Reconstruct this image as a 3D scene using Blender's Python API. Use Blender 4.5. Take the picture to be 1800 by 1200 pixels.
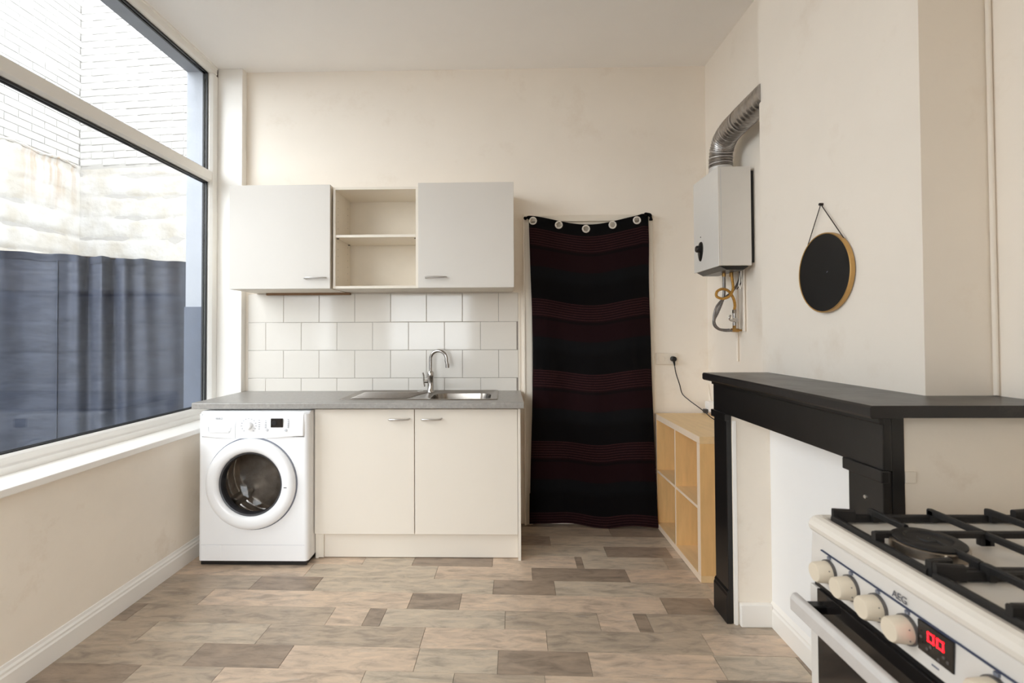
import bpy, math, random
from math import sin, cos, pi, radians
from mathutils import Vector, Matrix, noise

# ------------------------------------------------------------------ scene, camera, light
for o in list(bpy.data.objects):
    bpy.data.objects.remove(o)
SC = bpy.context.scene
COL = SC.collection
random.seed(7)

EYE = 1.325
cam_data = bpy.data.cameras.new('camera')
cam = bpy.data.objects.new('camera', cam_data)
COL.objects.link(cam)
cam_data.sensor_width = 36.0
cam_data.lens = 863.0 / 1800.0 * 36.0
cam_data.shift_x = (900 - 868.4) / 1800.0
cam_data.shift_y = -(600 - 570.0) / 1800.0
cam_data.clip_start = 0.02
cam_data.dof.use_dof = True
cam_data.dof.focus_distance = 2.9
cam_data.dof.aperture_fstop = 4.0
cam.matrix_world = (Matrix.Translation((0, 0, EYE)) @ Matrix.Rotation(radians(1.1), 4, 'Z')
                    @ Matrix.Rotation(radians(91.0), 4, 'X') @ Matrix.Rotation(radians(-0.25), 4, 'Z'))
SC.camera = cam

world = bpy.data.worlds.new('overcast_sky')
SC.world = world
world.use_nodes = True
bg = world.node_tree.nodes['Background']
bg.inputs['Color'].default_value = (0.93, 0.965, 1.0, 1)
bg.inputs['Strength'].default_value = 3.2

def portal(name, loc, rot, sx, sy):
    l = bpy.data.lights.new(name, 'AREA')
    l.shape = 'RECTANGLE'
    l.size = sx
    l.size_y = sy
    l.cycles.is_portal = True
    o = bpy.data.objects.new(name, l)
    COL.objects.link(o)
    o.location = loc
    o.rotation_euler = rot
    return o
portal('window_portal', (-2.10, 1.99, 1.98), (0, radians(-90), 0), 2.3, 2.8)
portal('window_portal', (-1.125, -.68, 1.2), (radians(90), 0, 0), 1.3, 2.2)  # sampling portal for the added rear window

vs = SC.view_settings
vs.view_transform = 'Standard'
vs.look = 'None'
vs.exposure = 1.35
vs.gamma = 1.0
vs.use_curve_mapping = False
SC.cycles.max_bounces = 14
SC.cycles.diffuse_bounces = 8
SC.cycles.glossy_bounces = 5
SC.cycles.transparent_max_bounces = 12
SC.cycles.caustics_reflective = False
SC.cycles.caustics_refractive = False
SC.cycles.sample_clamp_indirect = 6.0

# ------------------------------------------------------------------ materials
def lin(c):
    return tuple(((v / 255) / 12.92 if v / 255 <= 0.04045 else ((v / 255 + 0.055) / 1.055) ** 2.4) for v in c)

MATS = {}

def nodes_of(m):
    nt = m.node_tree
    return nt, nt.nodes, nt.links, nt.nodes['Principled BSDF']

def mat(name, rgb, rough=0.5, metal=0.0, var=0.0, scale=8.0, stretch=(1, 1, 1), bump=0.0, bscale=60.0,
        spec=0.5, coat=0.0, dirt=None, dirt_amt=0.0, dirt_scale=3.0, rvar=0.0):
    """Principled material with noise mottling (var), optional blotches (dirt) and noise bump."""
    if name in MATS:
        return MATS[name]
    m = bpy.data.materials.new(name)
    m.use_nodes = True
    nt, N, L, P = nodes_of(m)
    c = lin(rgb)
    P.inputs['Base Color'].default_value = (*c, 1)
    P.inputs['Roughness'].default_value = rough
    P.inputs['Metallic'].default_value = metal
    P.inputs['Specular IOR Level'].default_value = spec
    if coat:
        P.inputs['Coat Weight'].default_value = coat
        P.inputs['Coat Roughness'].default_value = 0.08
    geo = N.new('ShaderNodeNewGeometry')
    if var or dirt:
        mp = N.new('ShaderNodeMapping')
        mp.inputs['Scale'].default_value = stretch
        L.new(geo.outputs['Position'], mp.inputs['Vector'])
        nz = N.new('ShaderNodeTexNoise')
        nz.inputs['Scale'].default_value = scale
        nz.inputs['Detail'].default_value = 5
        nz.inputs['Roughness'].default_value = 0.6
        L.new(mp.outputs['Vector'], nz.inputs['Vector'])
        cr = N.new('ShaderNodeValToRGB')
        cr.color_ramp.elements[0].position = 0.3
        cr.color_ramp.elements[1].position = 0.7
        cr.color_ramp.elements[0].color = (*[max(0, v * (1 - var)) for v in c], 1)
        cr.color_ramp.elements[1].color = (*[min(1, v * (1 + var)) for v in c], 1)
        L.new(nz.outputs['Fac'], cr.inputs['Fac'])
        out = cr.outputs['Color']
        if dirt:
            n2 = N.new('ShaderNodeTexNoise')
            n2.inputs['Scale'].default_value = dirt_scale
            n2.inputs['Detail'].default_value = 7
            n2.inputs['Roughness'].default_value = 0.7
            L.new(geo.outputs['Position'], n2.inputs['Vector'])
            r2 = N.new('ShaderNodeValToRGB')
            r2.color_ramp.elements[0].position = 0.56
            r2.color_ramp.elements[1].position = 0.78
            r2.color_ramp.elements[0].color = (0, 0, 0, 1)
            r2.color_ramp.elements[1].color = (dirt_amt,) * 3 + (1,)
            L.new(n2.outputs['Fac'], r2.inputs['Fac'])
            mx = N.new('ShaderNodeMix')
            mx.data_type = 'RGBA'
            L.new(r2.outputs['Color'], mx.inputs['Factor'])
            L.new(out, mx.inputs['A'])
            mx.inputs['B'].default_value = (*lin(dirt), 1)
            out = mx.outputs['Result']
        L.new(out, P.inputs['Base Color'])
        if rvar:
            mr = N.new('ShaderNodeMapRange')
            mr.inputs['To Min'].default_value = rough - rvar
            mr.inputs['To Max'].default_value = rough + rvar
            L.new(nz.outputs['Fac'], mr.inputs['Value'])
            L.new(mr.outputs['Result'], P.inputs['Roughness'])
    if bump:
        nb = N.new('ShaderNodeTexNoise')
        nb.inputs['Scale'].default_value = bscale
        nb.inputs['Detail'].default_value = 4
        L.new(geo.outputs['Position'], nb.inputs['Vector'])
        b = N.new('ShaderNodeBump')
        b.inputs['Strength'].default_value = bump
        b.inputs['Distance'].default_value = 0.004
        L.new(nb.outputs['Fac'], b.inputs['Height'])
        L.new(b.outputs['Normal'], P.inputs['Normal'])
    MATS[name] = m
    return m

def emit_mat(name, rgb, strength):
    m = bpy.data.materials.new(name)
    m.use_nodes = True
    nt, N, L, P = nodes_of(m)
    P.inputs['Base Color'].default_value = (*lin(rgb), 1)
    P.inputs['Emission Color'].default_value = (*lin(rgb), 1)
    P.inputs['Emission Strength'].default_value = strength
    return m

def glass_mat(name, tint, fres, rough=0.0):
    m = bpy.data.materials.new(name)
    m.use_nodes = True
    nt = m.node_tree
    N, L = nt.nodes, nt.links
    N.clear()
    out = N.new('ShaderNodeOutputMaterial')
    tr = N.new('ShaderNodeBsdfTransparent')
    tr.inputs['Color'].default_value = (*tint, 1)
    gl = N.new('ShaderNodeBsdfGlossy')
    gl.inputs['Roughness'].default_value = rough
    lw = N.new('ShaderNodeLayerWeight')
    lw.inputs['Blend'].default_value = 0.5
    pw = N.new('ShaderNodeMath'); pw.operation = 'POWER'; pw.inputs[1].default_value = 5.0
    L.new(lw.outputs['Facing'], pw.inputs[0])
    r0 = ((fres - 1) / (fres + 1)) ** 2
    ma = N.new('ShaderNodeMath'); ma.operation = 'MULTIPLY_ADD'
    ma.inputs[1].default_value = 1 - r0; ma.inputs[2].default_value = r0
    L.new(pw.outputs['Value'], ma.inputs[0])
    mx = N.new('ShaderNodeMixShader')
    L.new(ma.outputs['Value'], mx.inputs['Fac'])
    L.new(tr.outputs['BSDF'], mx.inputs[1])
    L.new(gl.outputs['BSDF'], mx.inputs[2])
    L.new(mx.outputs['Shader'], out.inputs['Surface'])
    return m

M_wall = mat('cream_wall_paint', (245, 237, 226), 0.75, var=0.018, scale=2.2, bump=0.06, bscale=90,
             dirt=(216, 198, 176), dirt_amt=0.35, dirt_scale=2.6)
M_wallx = mat('cream_wall_paint_soiled', (241, 232, 219), 0.75, var=0.03, scale=3, bump=0.1, bscale=60,
              dirt=(205, 184, 158), dirt_amt=0.45, dirt_scale=4.0)
M_ceil = mat('ceiling_paint', (249, 247, 245), 0.85, var=0.01, scale=3)
M_white = mat('white_gloss_paint', (243, 240, 235), 0.35, var=0.01, scale=5)
M_recess = mat('bright_white_paint', (246, 246, 246), 0.6, var=0.01, scale=4)
M_pvc = mat('white_window_plastic', (240, 238, 234), 0.3, var=0.008, scale=6)
M_gasket = mat('black_rubber_seal', (22, 22, 24), 0.5, var=0.1, scale=30)
M_glass = glass_mat('window_glass', (0.97, 0.98, 0.98), 1.42)
M_tile = mat('glazed_white_tile', (229, 224, 216), 0.1, var=0.012, scale=6, bump=0.03, bscale=12)
M_grout = mat('grey_grout', (150, 142, 136), 0.9, var=0.1, scale=40)
M_cab = mat('white_cabinet_laminate', (216, 211, 204), 0.42, var=0.008, scale=4)
M_cabb = mat('cream_cabinet_laminate', (229, 221, 209), 0.42, var=0.008, scale=4)
M_edge = mat('cream_cabinet_edging', (233, 225, 212), 0.5, var=0.01, scale=9)
M_back = mat('beige_back_panel', (226, 217, 202), 0.6, var=0.02, scale=9)
M_count = mat('grey_concrete_laminate', (150, 146, 141), 0.35, var=0.12, scale=55, dirt=(182, 178, 172), dirt_amt=0.6, dirt_scale=22)
M_steel = mat('brushed_stainless_steel', (152, 145, 138), 0.32, 1.0, var=0.08, scale=30, stretch=(1, 8, 1))
M_bowl = mat('polished_steel_bowl', (146, 140, 133), 0.2, 1.0, var=0.05, scale=20)
M_chrome = mat('chrome', (186, 183, 180), 0.14, 1.0, var=0.03, scale=25)
M_eyelet = mat('bright_eyelet_metal', (238, 233, 226), 0.3, 0.35, var=0.03, scale=25)
M_handle = mat('satin_nickel', (208, 205, 202), 0.32, 1.0, var=0.03, scale=25)
M_appl = mat('white_enamel', (244, 245, 247), 0.28, var=0.006, scale=6)
M_applg = mat('light_grey_plastic', (205, 207, 212), 0.35, var=0.02, scale=15)
M_print = mat('grey_print', (120, 124, 136), 0.6, var=0.05, scale=40)
M_logo = mat('dark_grey_print', (86, 88, 96), 0.5, var=0.05, scale=40)
M_black = mat('black_plastic', (20, 19, 20), 0.35, var=0.1, scale=20)
M_screen = mat('dark_display_glass', (30, 27, 26), 0.08, var=0.1, scale=20)
M_drumg = mat('drum_steel', (186, 176, 164), 0.3, 1.0, var=0.25, scale=18)
M_rubber = mat('grey_door_gasket', (62, 62, 66), 0.4, var=0.1, scale=20)
M_doorglass = glass_mat('washer_door_glass', (0.68, 0.67, 0.67), 1.5)
M_paintblack = mat('black_gloss_paint', (21, 19, 19), 0.33, var=0.15, scale=14, bump=0.05, bscale=35,
                   dirt=(60, 54, 50), dirt_amt=0.25, dirt_scale=16)
M_manteltop = mat('black_gloss_paint_worn', (27, 24, 24), 0.32, var=0.2, scale=10, bump=0.06, bscale=30,
                  dirt=(84, 74, 68), dirt_amt=0.5, dirt_scale=11, rvar=0.08)
M_birch = mat('birch_veneer', (226, 186, 128), 0.5, var=0.07, scale=7, stretch=(5, 5, 0.8))
M_birchtop = mat('pale_birch_veneer', (230, 200, 152), 0.5, var=0.06, scale=7, stretch=(5, 0.8, 5))
M_birchedge = mat('pale_wood_edging', (236, 214, 190), 0.5, var=0.03, scale=12)
M_boiler = mat('off_white_boiler_enamel', (228, 225, 220), 0.35, var=0.012, scale=7)
M_duct = mat('aluminium_duct', (172, 168, 165), 0.32, 1.0, var=0.14, scale=22)
M_brass = mat('brass', (178, 140, 84), 0.35, 1.0, var=0.15, scale=40)
M_gashose = mat('yellow_braided_hose', (190, 142, 66), 0.5, 0.3, var=0.35, scale=160)
M_greyhose = mat('steel_braided_hose', (128, 124, 122), 0.4, 0.7, var=0.3, scale=160)
M_gold = mat('gold_rim', (200, 160, 100), 0.35, 0.6, var=0.06, scale=20)
M_disc = mat('matte_black_panel', (17, 16, 17), 0.45, var=0.1, scale=30)
M_string = mat('dark_cord', (52, 42, 38), 0.8, var=0.1, scale=60)
M_outlet = mat('cream_plastic', (233, 224, 210), 0.35, var=0.01, scale=20)
M_cast = mat('cast_iron_black', (24, 22, 22), 0.55, var=0.2, scale=60, bump=0.15, bscale=200)
M_hob = mat('white_hob_enamel', (232, 226, 217), 0.2, var=0.02, scale=9)
M_stove = mat('white_stove_enamel', (220, 216, 211), 0.3, var=0.008, scale=7)
M_knob = mat('cream_knob_plastic', (226, 214, 194), 0.4, var=0.012, scale=25)
M_ovenglass = mat('dark_oven_glass', (30, 27, 26), 0.07, var=0.15, scale=9)
M_silver = mat('brushed_aluminium', (214, 211, 209), 0.35, 0.25, var=0.03, scale=30)
M_alu = mat('burner_aluminium', (176, 166, 154), 0.35, 1.0, var=0.15, scale=50, dirt=(120, 84, 52), dirt_amt=0.5, dirt_scale=60)
M_blue = mat('dark_blue_line', (40, 52, 84), 0.5, var=0.05, scale=40)
M_red = emit_mat('red_led', (255, 30, 44), 1.1)
M_dim = mat('dim_grey_print', (92, 88, 86), 0.5, var=0.1, scale=40)
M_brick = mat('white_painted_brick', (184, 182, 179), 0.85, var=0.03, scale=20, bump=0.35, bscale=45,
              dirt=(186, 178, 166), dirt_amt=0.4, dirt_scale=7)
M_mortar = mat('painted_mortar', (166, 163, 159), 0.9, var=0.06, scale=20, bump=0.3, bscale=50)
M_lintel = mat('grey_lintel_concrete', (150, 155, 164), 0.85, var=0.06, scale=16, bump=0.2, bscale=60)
M_reveal = mat('white_masonry_paint', (172, 176, 184), 0.85, var=0.03, scale=12, bump=0.3, bscale=50)
M_greypaint = mat('blue_grey_plinth_paint', (96, 104, 120), 0.8, var=0.07, scale=18, bump=0.2, bscale=60)
M_yard = mat('grey_paving', (120, 118, 116), 0.9, var=0.15, scale=8)
M_door = mat('cream_door_paint', (228, 219, 205), 0.45, var=0.015, scale=6)
M_frame = mat('cream_door_trim_paint', (234, 225, 211), 0.5, var=0.02, scale=8)
M_joint = mat('dark_floor_joint', (84, 72, 60), 0.8, var=0.1, scale=30)

CX_STAIN = -3.745
def render_mat():
    """rough lime render of the courtyard wall with rust drips below the broken ledge"""
    m = bpy.data.materials.new('rough_white_render')
    m.use_nodes = True
    nt, N, L, P = nodes_of(m)
    P.inputs['Roughness'].default_value = 0.9
    geo = N.new('ShaderNodeNewGeometry')
    nz = N.new('ShaderNodeTexNoise')
    nz.inputs['Scale'].default_value = 5
    nz.inputs['Detail'].default_value = 8
    L.new(geo.outputs['Position'], nz.inputs['Vector'])
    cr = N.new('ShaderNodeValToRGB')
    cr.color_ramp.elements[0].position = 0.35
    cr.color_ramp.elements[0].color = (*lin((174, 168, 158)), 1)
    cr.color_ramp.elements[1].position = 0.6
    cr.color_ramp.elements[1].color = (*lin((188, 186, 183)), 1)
    L.new(nz.outputs['Fac'], cr.inputs['Fac'])
    mp = N.new('ShaderNodeMapping')
    mp.inputs['Scale'].default_value = (9, 9, 0.5)
    L.new(geo.outputs['Position'], mp.inputs['Vector'])
    dr = N.new('ShaderNodeTexNoise')
    dr.inputs['Scale'].default_value = 2.2
    dr.inputs['Detail'].default_value = 6
    L.new(mp.outputs['Vector'], dr.inputs['Vector'])
    sp = N.new('ShaderNodeSeparateXYZ')
    L.new(geo.outputs['Position'], sp.inputs['Vector'])
    def band(sock, a, b, c, d):
        r1 = N.new('ShaderNodeMapRange'); r1.inputs['From Min'].default_value = a; r1.inputs['From Max'].default_value = b
        r2 = N.new('ShaderNodeMapRange'); r2.inputs['From Min'].default_value = c; r2.inputs['From Max'].default_value = d
        r2.inputs['To Min'].default_value = 1; r2.inputs['To Max'].default_value = 0
        L.new(sock, r1.inputs['Value']); L.new(sock, r2.inputs['Value'])
        mu = N.new('ShaderNodeMath'); mu.operation = 'MULTIPLY'
        L.new(r1.outputs['Result'], mu.inputs[0]); L.new(r2.outputs['Result'], mu.inputs[1])
        return mu.outputs['Value']
    bz = band(sp.outputs['Z'], 2.3, 2.75, 2.83, 2.86)
    bxx = band(sp.outputs['X'], -4.0, -3.9, CX_STAIN, CX_STAIN + .01)
    byy = band(sp.outputs['Y'], 3.7, 3.85, 4.25, 4.3)
    m0 = N.new('ShaderNodeMath'); m0.operation = 'MULTIPLY'
    L.new(bxx, m0.inputs[0]); L.new(byy, m0.inputs[1])
    by = m0.outputs['Value']
    m1 = N.new('ShaderNodeMath'); m1.operation = 'MULTIPLY'
    L.new(bz, m1.inputs[0]); L.new(by, m1.inputs[1])
    rp = N.new('ShaderNodeMapRange'); rp.inputs['From Min'].default_value = 0.46; rp.inputs['From Max'].default_value = 0.66
    rp.inputs['To Max'].default_value = 0.75
    L.new(dr.outputs['Fac'], rp.inputs['Value'])
    m2 = N.new('ShaderNodeMath'); m2.operation = 'MULTIPLY'
    L.new(m1.outputs['Value'], m2.inputs[0]); L.new(rp.outputs['Result'], m2.inputs[1])
    mx = N.new('ShaderNodeMix'); mx.data_type = 'RGBA'
    L.new(m2.outputs['Value'], mx.inputs['Factor'])
    L.new(cr.outputs['Color'], mx.inputs['A'])
    mx.inputs['B'].default_value = (*lin((160, 130, 98)), 1)
    L.new(mx.outputs['Result'], P.inputs['Base Color'])
    b = N.new('ShaderNodeBump'); b.inputs['Strength'].default_value = 0.4; b.inputs['Distance'].default_value = 0.01
    n3 = N.new('ShaderNodeTexNoise'); n3.inputs['Scale'].default_value = 30; n3.inputs['Detail'].default_value = 6
    L.new(geo.outputs['Position'], n3.inputs['Vector'])
    L.new(n3.outputs['Fac'], b.inputs['Height'])
    L.new(b.outputs['Normal'], P.inputs['Normal'])
    return m
M_render = render_mat()

def plank_mat(name, rgb, hue=0.0):
    """weathered wood-look vinyl: long streaks, cloudy patches, small flecks; every plank shifted by its own random"""
    m = bpy.data.materials.new(name)
    m.use_nodes = True
    nt, N, L, P = nodes_of(m)
    geo = N.new('ShaderNodeNewGeometry')
    oi = N.new('ShaderNodeObjectInfo')
    k = N.new('ShaderNodeMath'); k.operation = 'MULTIPLY'; k.inputs[1].default_value = 37.0
    L.new(oi.outputs['Random'], k.inputs[0])
    ad = N.new('ShaderNodeVectorMath'); ad.operation = 'ADD'
    L.new(geo.outputs['Position'], ad.inputs[0]); L.new(k.outputs['Value'], ad.inputs[1])
    def noise_tex(sc, st, det, rg):
        mp = N.new('ShaderNodeMapping'); mp.inputs['Scale'].default_value = st
        L.new(ad.outputs['Vector'], mp.inputs['Vector'])
        n = N.new('ShaderNodeTexNoise'); n.inputs['Scale'].default_value = sc; n.inputs['Detail'].default_value = det
        n.inputs['Roughness'].default_value = rg
        n.inputs['Distortion'].default_value = 0.6
        L.new(mp.outputs['Vector'], n.inputs['Vector'])
        return n
    c = lin(rgb)
    n1 = noise_tex(8.0, (1.0, 3.2, 1), 6, 0.62)
    cr = N.new('ShaderNodeValToRGB')
    e = cr.color_ramp.elements
    e[0].position = 0.32; e[0].color = (c[0] * 0.66, c[1] * 0.66, c[2] * 0.67, 1)
    e[1].position = 0.68; e[1].color = (min(1, c[0] * 1.22), min(1, c[1] * 1.2), min(1, c[2] * 1.17), 1)
    em = e.new(0.5); em.color = (*c, 1)
    L.new(n1.outputs['Fac'], cr.inputs['Fac'])
    n2 = noise_tex(50.0, (0.45, 2.2, 1), 6, 0.7)
    r2 = N.new('ShaderNodeMapRange'); r2.inputs['From Min'].default_value = 0.56; r2.inputs['From Max'].default_value = 0.74
    r2.inputs['To Max'].default_value = 0.55
    L.new(n2.outputs['Fac'], r2.inputs['Value'])
    mx0 = N.new('ShaderNodeMix'); mx0.data_type = 'RGBA'
    L.new(r2.outputs['Result'], mx0.inputs['Factor']); L.new(cr.outputs['Color'], mx0.inputs['A'])
    mx0.inputs['B'].default_value = (c[0] * 0.55, c[1] * 0.54, c[2] * 0.53, 1)
    n4 = noise_tex(24.0, (0.35, 2.4, 1), 7, 0.72)
    r4 = N.new('ShaderNodeMapRange'); r4.inputs['From Min'].default_value = 0.58; r4.inputs['From Max'].default_value = 0.72
    r4.inputs['To Max'].default_value = 0.5
    L.new(n4.outputs['Fac'], r4.inputs['Value'])
    mx = N.new('ShaderNodeMix'); mx.data_type = 'RGBA'
    L.new(r4.outputs['Result'], mx.inputs['Factor']); L.new(mx0.outputs['Result'], mx.inputs['A'])
    g_ = (c[0] + c[1] + c[2]) / 3
    mx.inputs['B'].default_value = (min(1, g_ * 1.38), min(1, g_ * 1.32), min(1, g_ * 1.22), 1)
    L.new(mx.outputs['Result'], P.inputs['Base Color'])
    P.inputs['Roughness'].default_value = 0.36
    P.inputs['Specular IOR Level'].default_value = 0.5
    b = N.new('ShaderNodeBump'); b.inputs['Strength'].default_value = 0.08; b.inputs['Distance'].default_value = 0.002
    L.new(n2.outputs['Fac'], b.inputs['Height']); L.new(b.outputs['Normal'], P.inputs['Normal'])
    return m
PLANK = {'L': plank_mat('pale_beige_plank', (198, 177, 156)), 'M': plank_mat('grey_beige_plank', (174, 158, 140)),
         'G': plank_mat('light_grey_beige_plank', (188, 173, 154)), 'D': plank_mat('dark_taupe_plank', (151, 134, 118))}

def curtain_mat():
    m = bpy.data.materials.new('black_and_maroon_striped_cloth')
    m.use_nodes = True
    nt, N, L, P = nodes_of(m)
    P.inputs['Roughness'].default_value = 0.95
    P.inputs['Specular IOR Level'].default_value = 0.15
    uv = N.new('ShaderNodeUVMap'); uv.uv_map = 'UVMap'
    sp = N.new('ShaderNodeSeparateXYZ'); L.new(uv.outputs['UV'], sp.inputs['Vector'])
    def math_(op, a, b=None):
        n = N.new('ShaderNodeMath'); n.operation = op
        for i, v in enumerate((a, b)):
            if v is None: continue
            if isinstance(v, (int, float)): n.inputs[i].default_value = v
            else: L.new(v, n.inputs[i])
        return n.outputs['Value']
    v = math_('SUBTRACT', sp.outputs['Y'], 0.085)
    p = math_('DIVIDE', math_('FLOORED_MODULO', v, 0.487), 0.487)
    cr = N.new('ShaderNodeValToRGB'); cr.color_ramp.interpolation = 'LINEAR'
    e = cr.color_ramp.elements
    blk, mar, dk, gry = lin((10, 8, 9)), lin((27, 9, 12)), lin((15, 8, 9)), lin((15, 15, 17))
    e[0].position = 0.0; e[0].color = (*mar, 1)
    e[1].position = 0.25; e[1].color = (*mar, 1)
    for pos, col in ((0.255, dk), (0.29, dk), (0.295, mar), (0.53, mar), (0.545, gry), (0.66, gry), (0.75, blk), (0.99, blk)):
        q = e.new(pos); q.color = (*col, 1)
    L.new(p, cr.inputs['Fac'])
    s = math_('SINE', math_('MULTIPLY', p, 2 * pi * 7 / 0.25))
    on = math_('MULTIPLY', math_('GREATER_THAN', s, 0.45), math_('LESS_THAN', p, 0.25))
    nz = N.new('ShaderNodeTexNoise'); nz.inputs['Scale'].default_value = 140
    L.new(uv.outputs['UV'], nz.inputs['Vector'])
    on2 = math_('MULTIPLY', on, math_('MULTIPLY', nz.outputs['Fac'], 1.3))
    mx = N.new('ShaderNodeMix'); mx.data_type = 'RGBA'
    L.new(on2, mx.inputs['Factor']); L.new(cr.outputs['Color'], mx.inputs['A'])
    mx.inputs['B'].default_value = (*lin((58, 33, 33)), 1)
    hd = math_('LESS_THAN', sp.outputs['Y'], 0.085)
    m3 = N.new('ShaderNodeMix'); m3.data_type = 'RGBA'
    L.new(hd, m3.inputs['Factor']); L.new(mx.outputs['Result'], m3.inputs['A'])
    m3.inputs['B'].default_value = (*lin((10, 9, 10)), 1)
    L.new(m3.outputs['Result'], P.inputs['Base Color'])
    b = N.new('ShaderNodeBump'); b.inputs['Strength'].default_value = 0.3; b.inputs['Distance'].default_value = 0.001
    L.new(nz.outputs['Fac'], b.inputs['Height']); L.new(b.outputs['Normal'], P.inputs['Normal'])
    return m
M_curtain = curtain_mat()

def screen_mat():
    m = bpy.data.materials.new('slate_blue_tarpaulin')
    m.use_nodes = True
    nt, N, L, P = nodes_of(m)
    P.inputs['Roughness'].default_value = 0.6
    geo = N.new('ShaderNodeNewGeometry')
    def nt_(sc, st, det):
        mp = N.new('ShaderNodeMapping'); mp.inputs['Scale'].default_value = st
        L.new(geo.outputs['Position'], mp.inputs['Vector'])
        n = N.new('ShaderNodeTexNoise'); n.inputs['Scale'].default_value = sc; n.inputs['Detail'].default_value = det
        n.inputs['Roughness'].default_value = 0.65
        L.new(mp.outputs['Vector'], n.inputs['Vector'])
        return n
    n1 = nt_(7, (1, 1, 2.6), 8)
    cr = N.new('ShaderNodeValToRGB')
    cr.color_ramp.elements[0].position = 0.3; cr.color_ramp.elements[0].color = (*lin((52, 57, 71)), 1)
    cr.color_ramp.elements[1].position = 0.72; cr.color_ramp.elements[1].color = (*lin((76, 82, 98)), 1)
    L.new(n1.outputs['Fac'], cr.inputs['Fac'])
    n2 = nt_(26, (0.5, 0.5, 5), 5)
    r = N.new('ShaderNodeMapRange'); r.inputs['From Min'].default_value = 0.66; r.inputs['From Max'].default_value = 0.76
    r.inputs['To Max'].default_value = 0.4
    L.new(n2.outputs['Fac'], r.inputs['Value'])
    mx = N.new('ShaderNodeMix'); mx.data_type = 'RGBA'
    L.new(r.outputs['Result'], mx.inputs['Factor']); L.new(cr.outputs['Color'], mx.inputs['A'])
    mx.inputs['B'].default_value = (*lin((112, 119, 134)), 1)
    L.new(mx.outputs['Result'], P.inputs['Base Color'])
    b = N.new('ShaderNodeBump'); b.inputs['Strength'].default_value = 0.3; b.inputs['Distance'].default_value = 0.02
    n3 = nt_(5, (1, 1, 2.6), 2.5)
    L.new(n3.outputs['Fac'], b.inputs['Height']); L.new(b.outputs['Normal'], P.inputs['Normal'])
    return m
M_screencloth = screen_mat()

# ------------------------------------------------------------------ mesh helpers
def catmull(pts, n=8):
    P = [Vector(p) for p in pts]
    P = [P[0] * 2 - P[1]] + P + [P[-1] * 2 - P[-2]]
    out = []
    for i in range(1, len(P) - 2):
        a, b, c, d = P[i - 1:i + 3]
        for k in range(n):
            t = k / n
            out.append(0.5 * ((2 * b) + (c - a) * t + (2 * a - 5 * b + 4 * c - d) * t * t + (3 * b - a - 3 * c + d) * t ** 3))
    out.append(P[-2])
    return out

def rrect(x0, x1, y0, y1, r, n=5):
    """rounded rectangle loop, counter-clockwise"""
    out = []
    for cx, cy, a0 in ((x1 - r, y1 - r, 0), (x0 + r, y1 - r, 90), (x0 + r, y0 + r, 180), (x1 - r, y0 + r, 270)):
        for k in range(n + 1):
            a = radians(a0 + 90 * k / n)
            out.append((cx + r * cos(a), cy + r * sin(a)))
    return out

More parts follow.
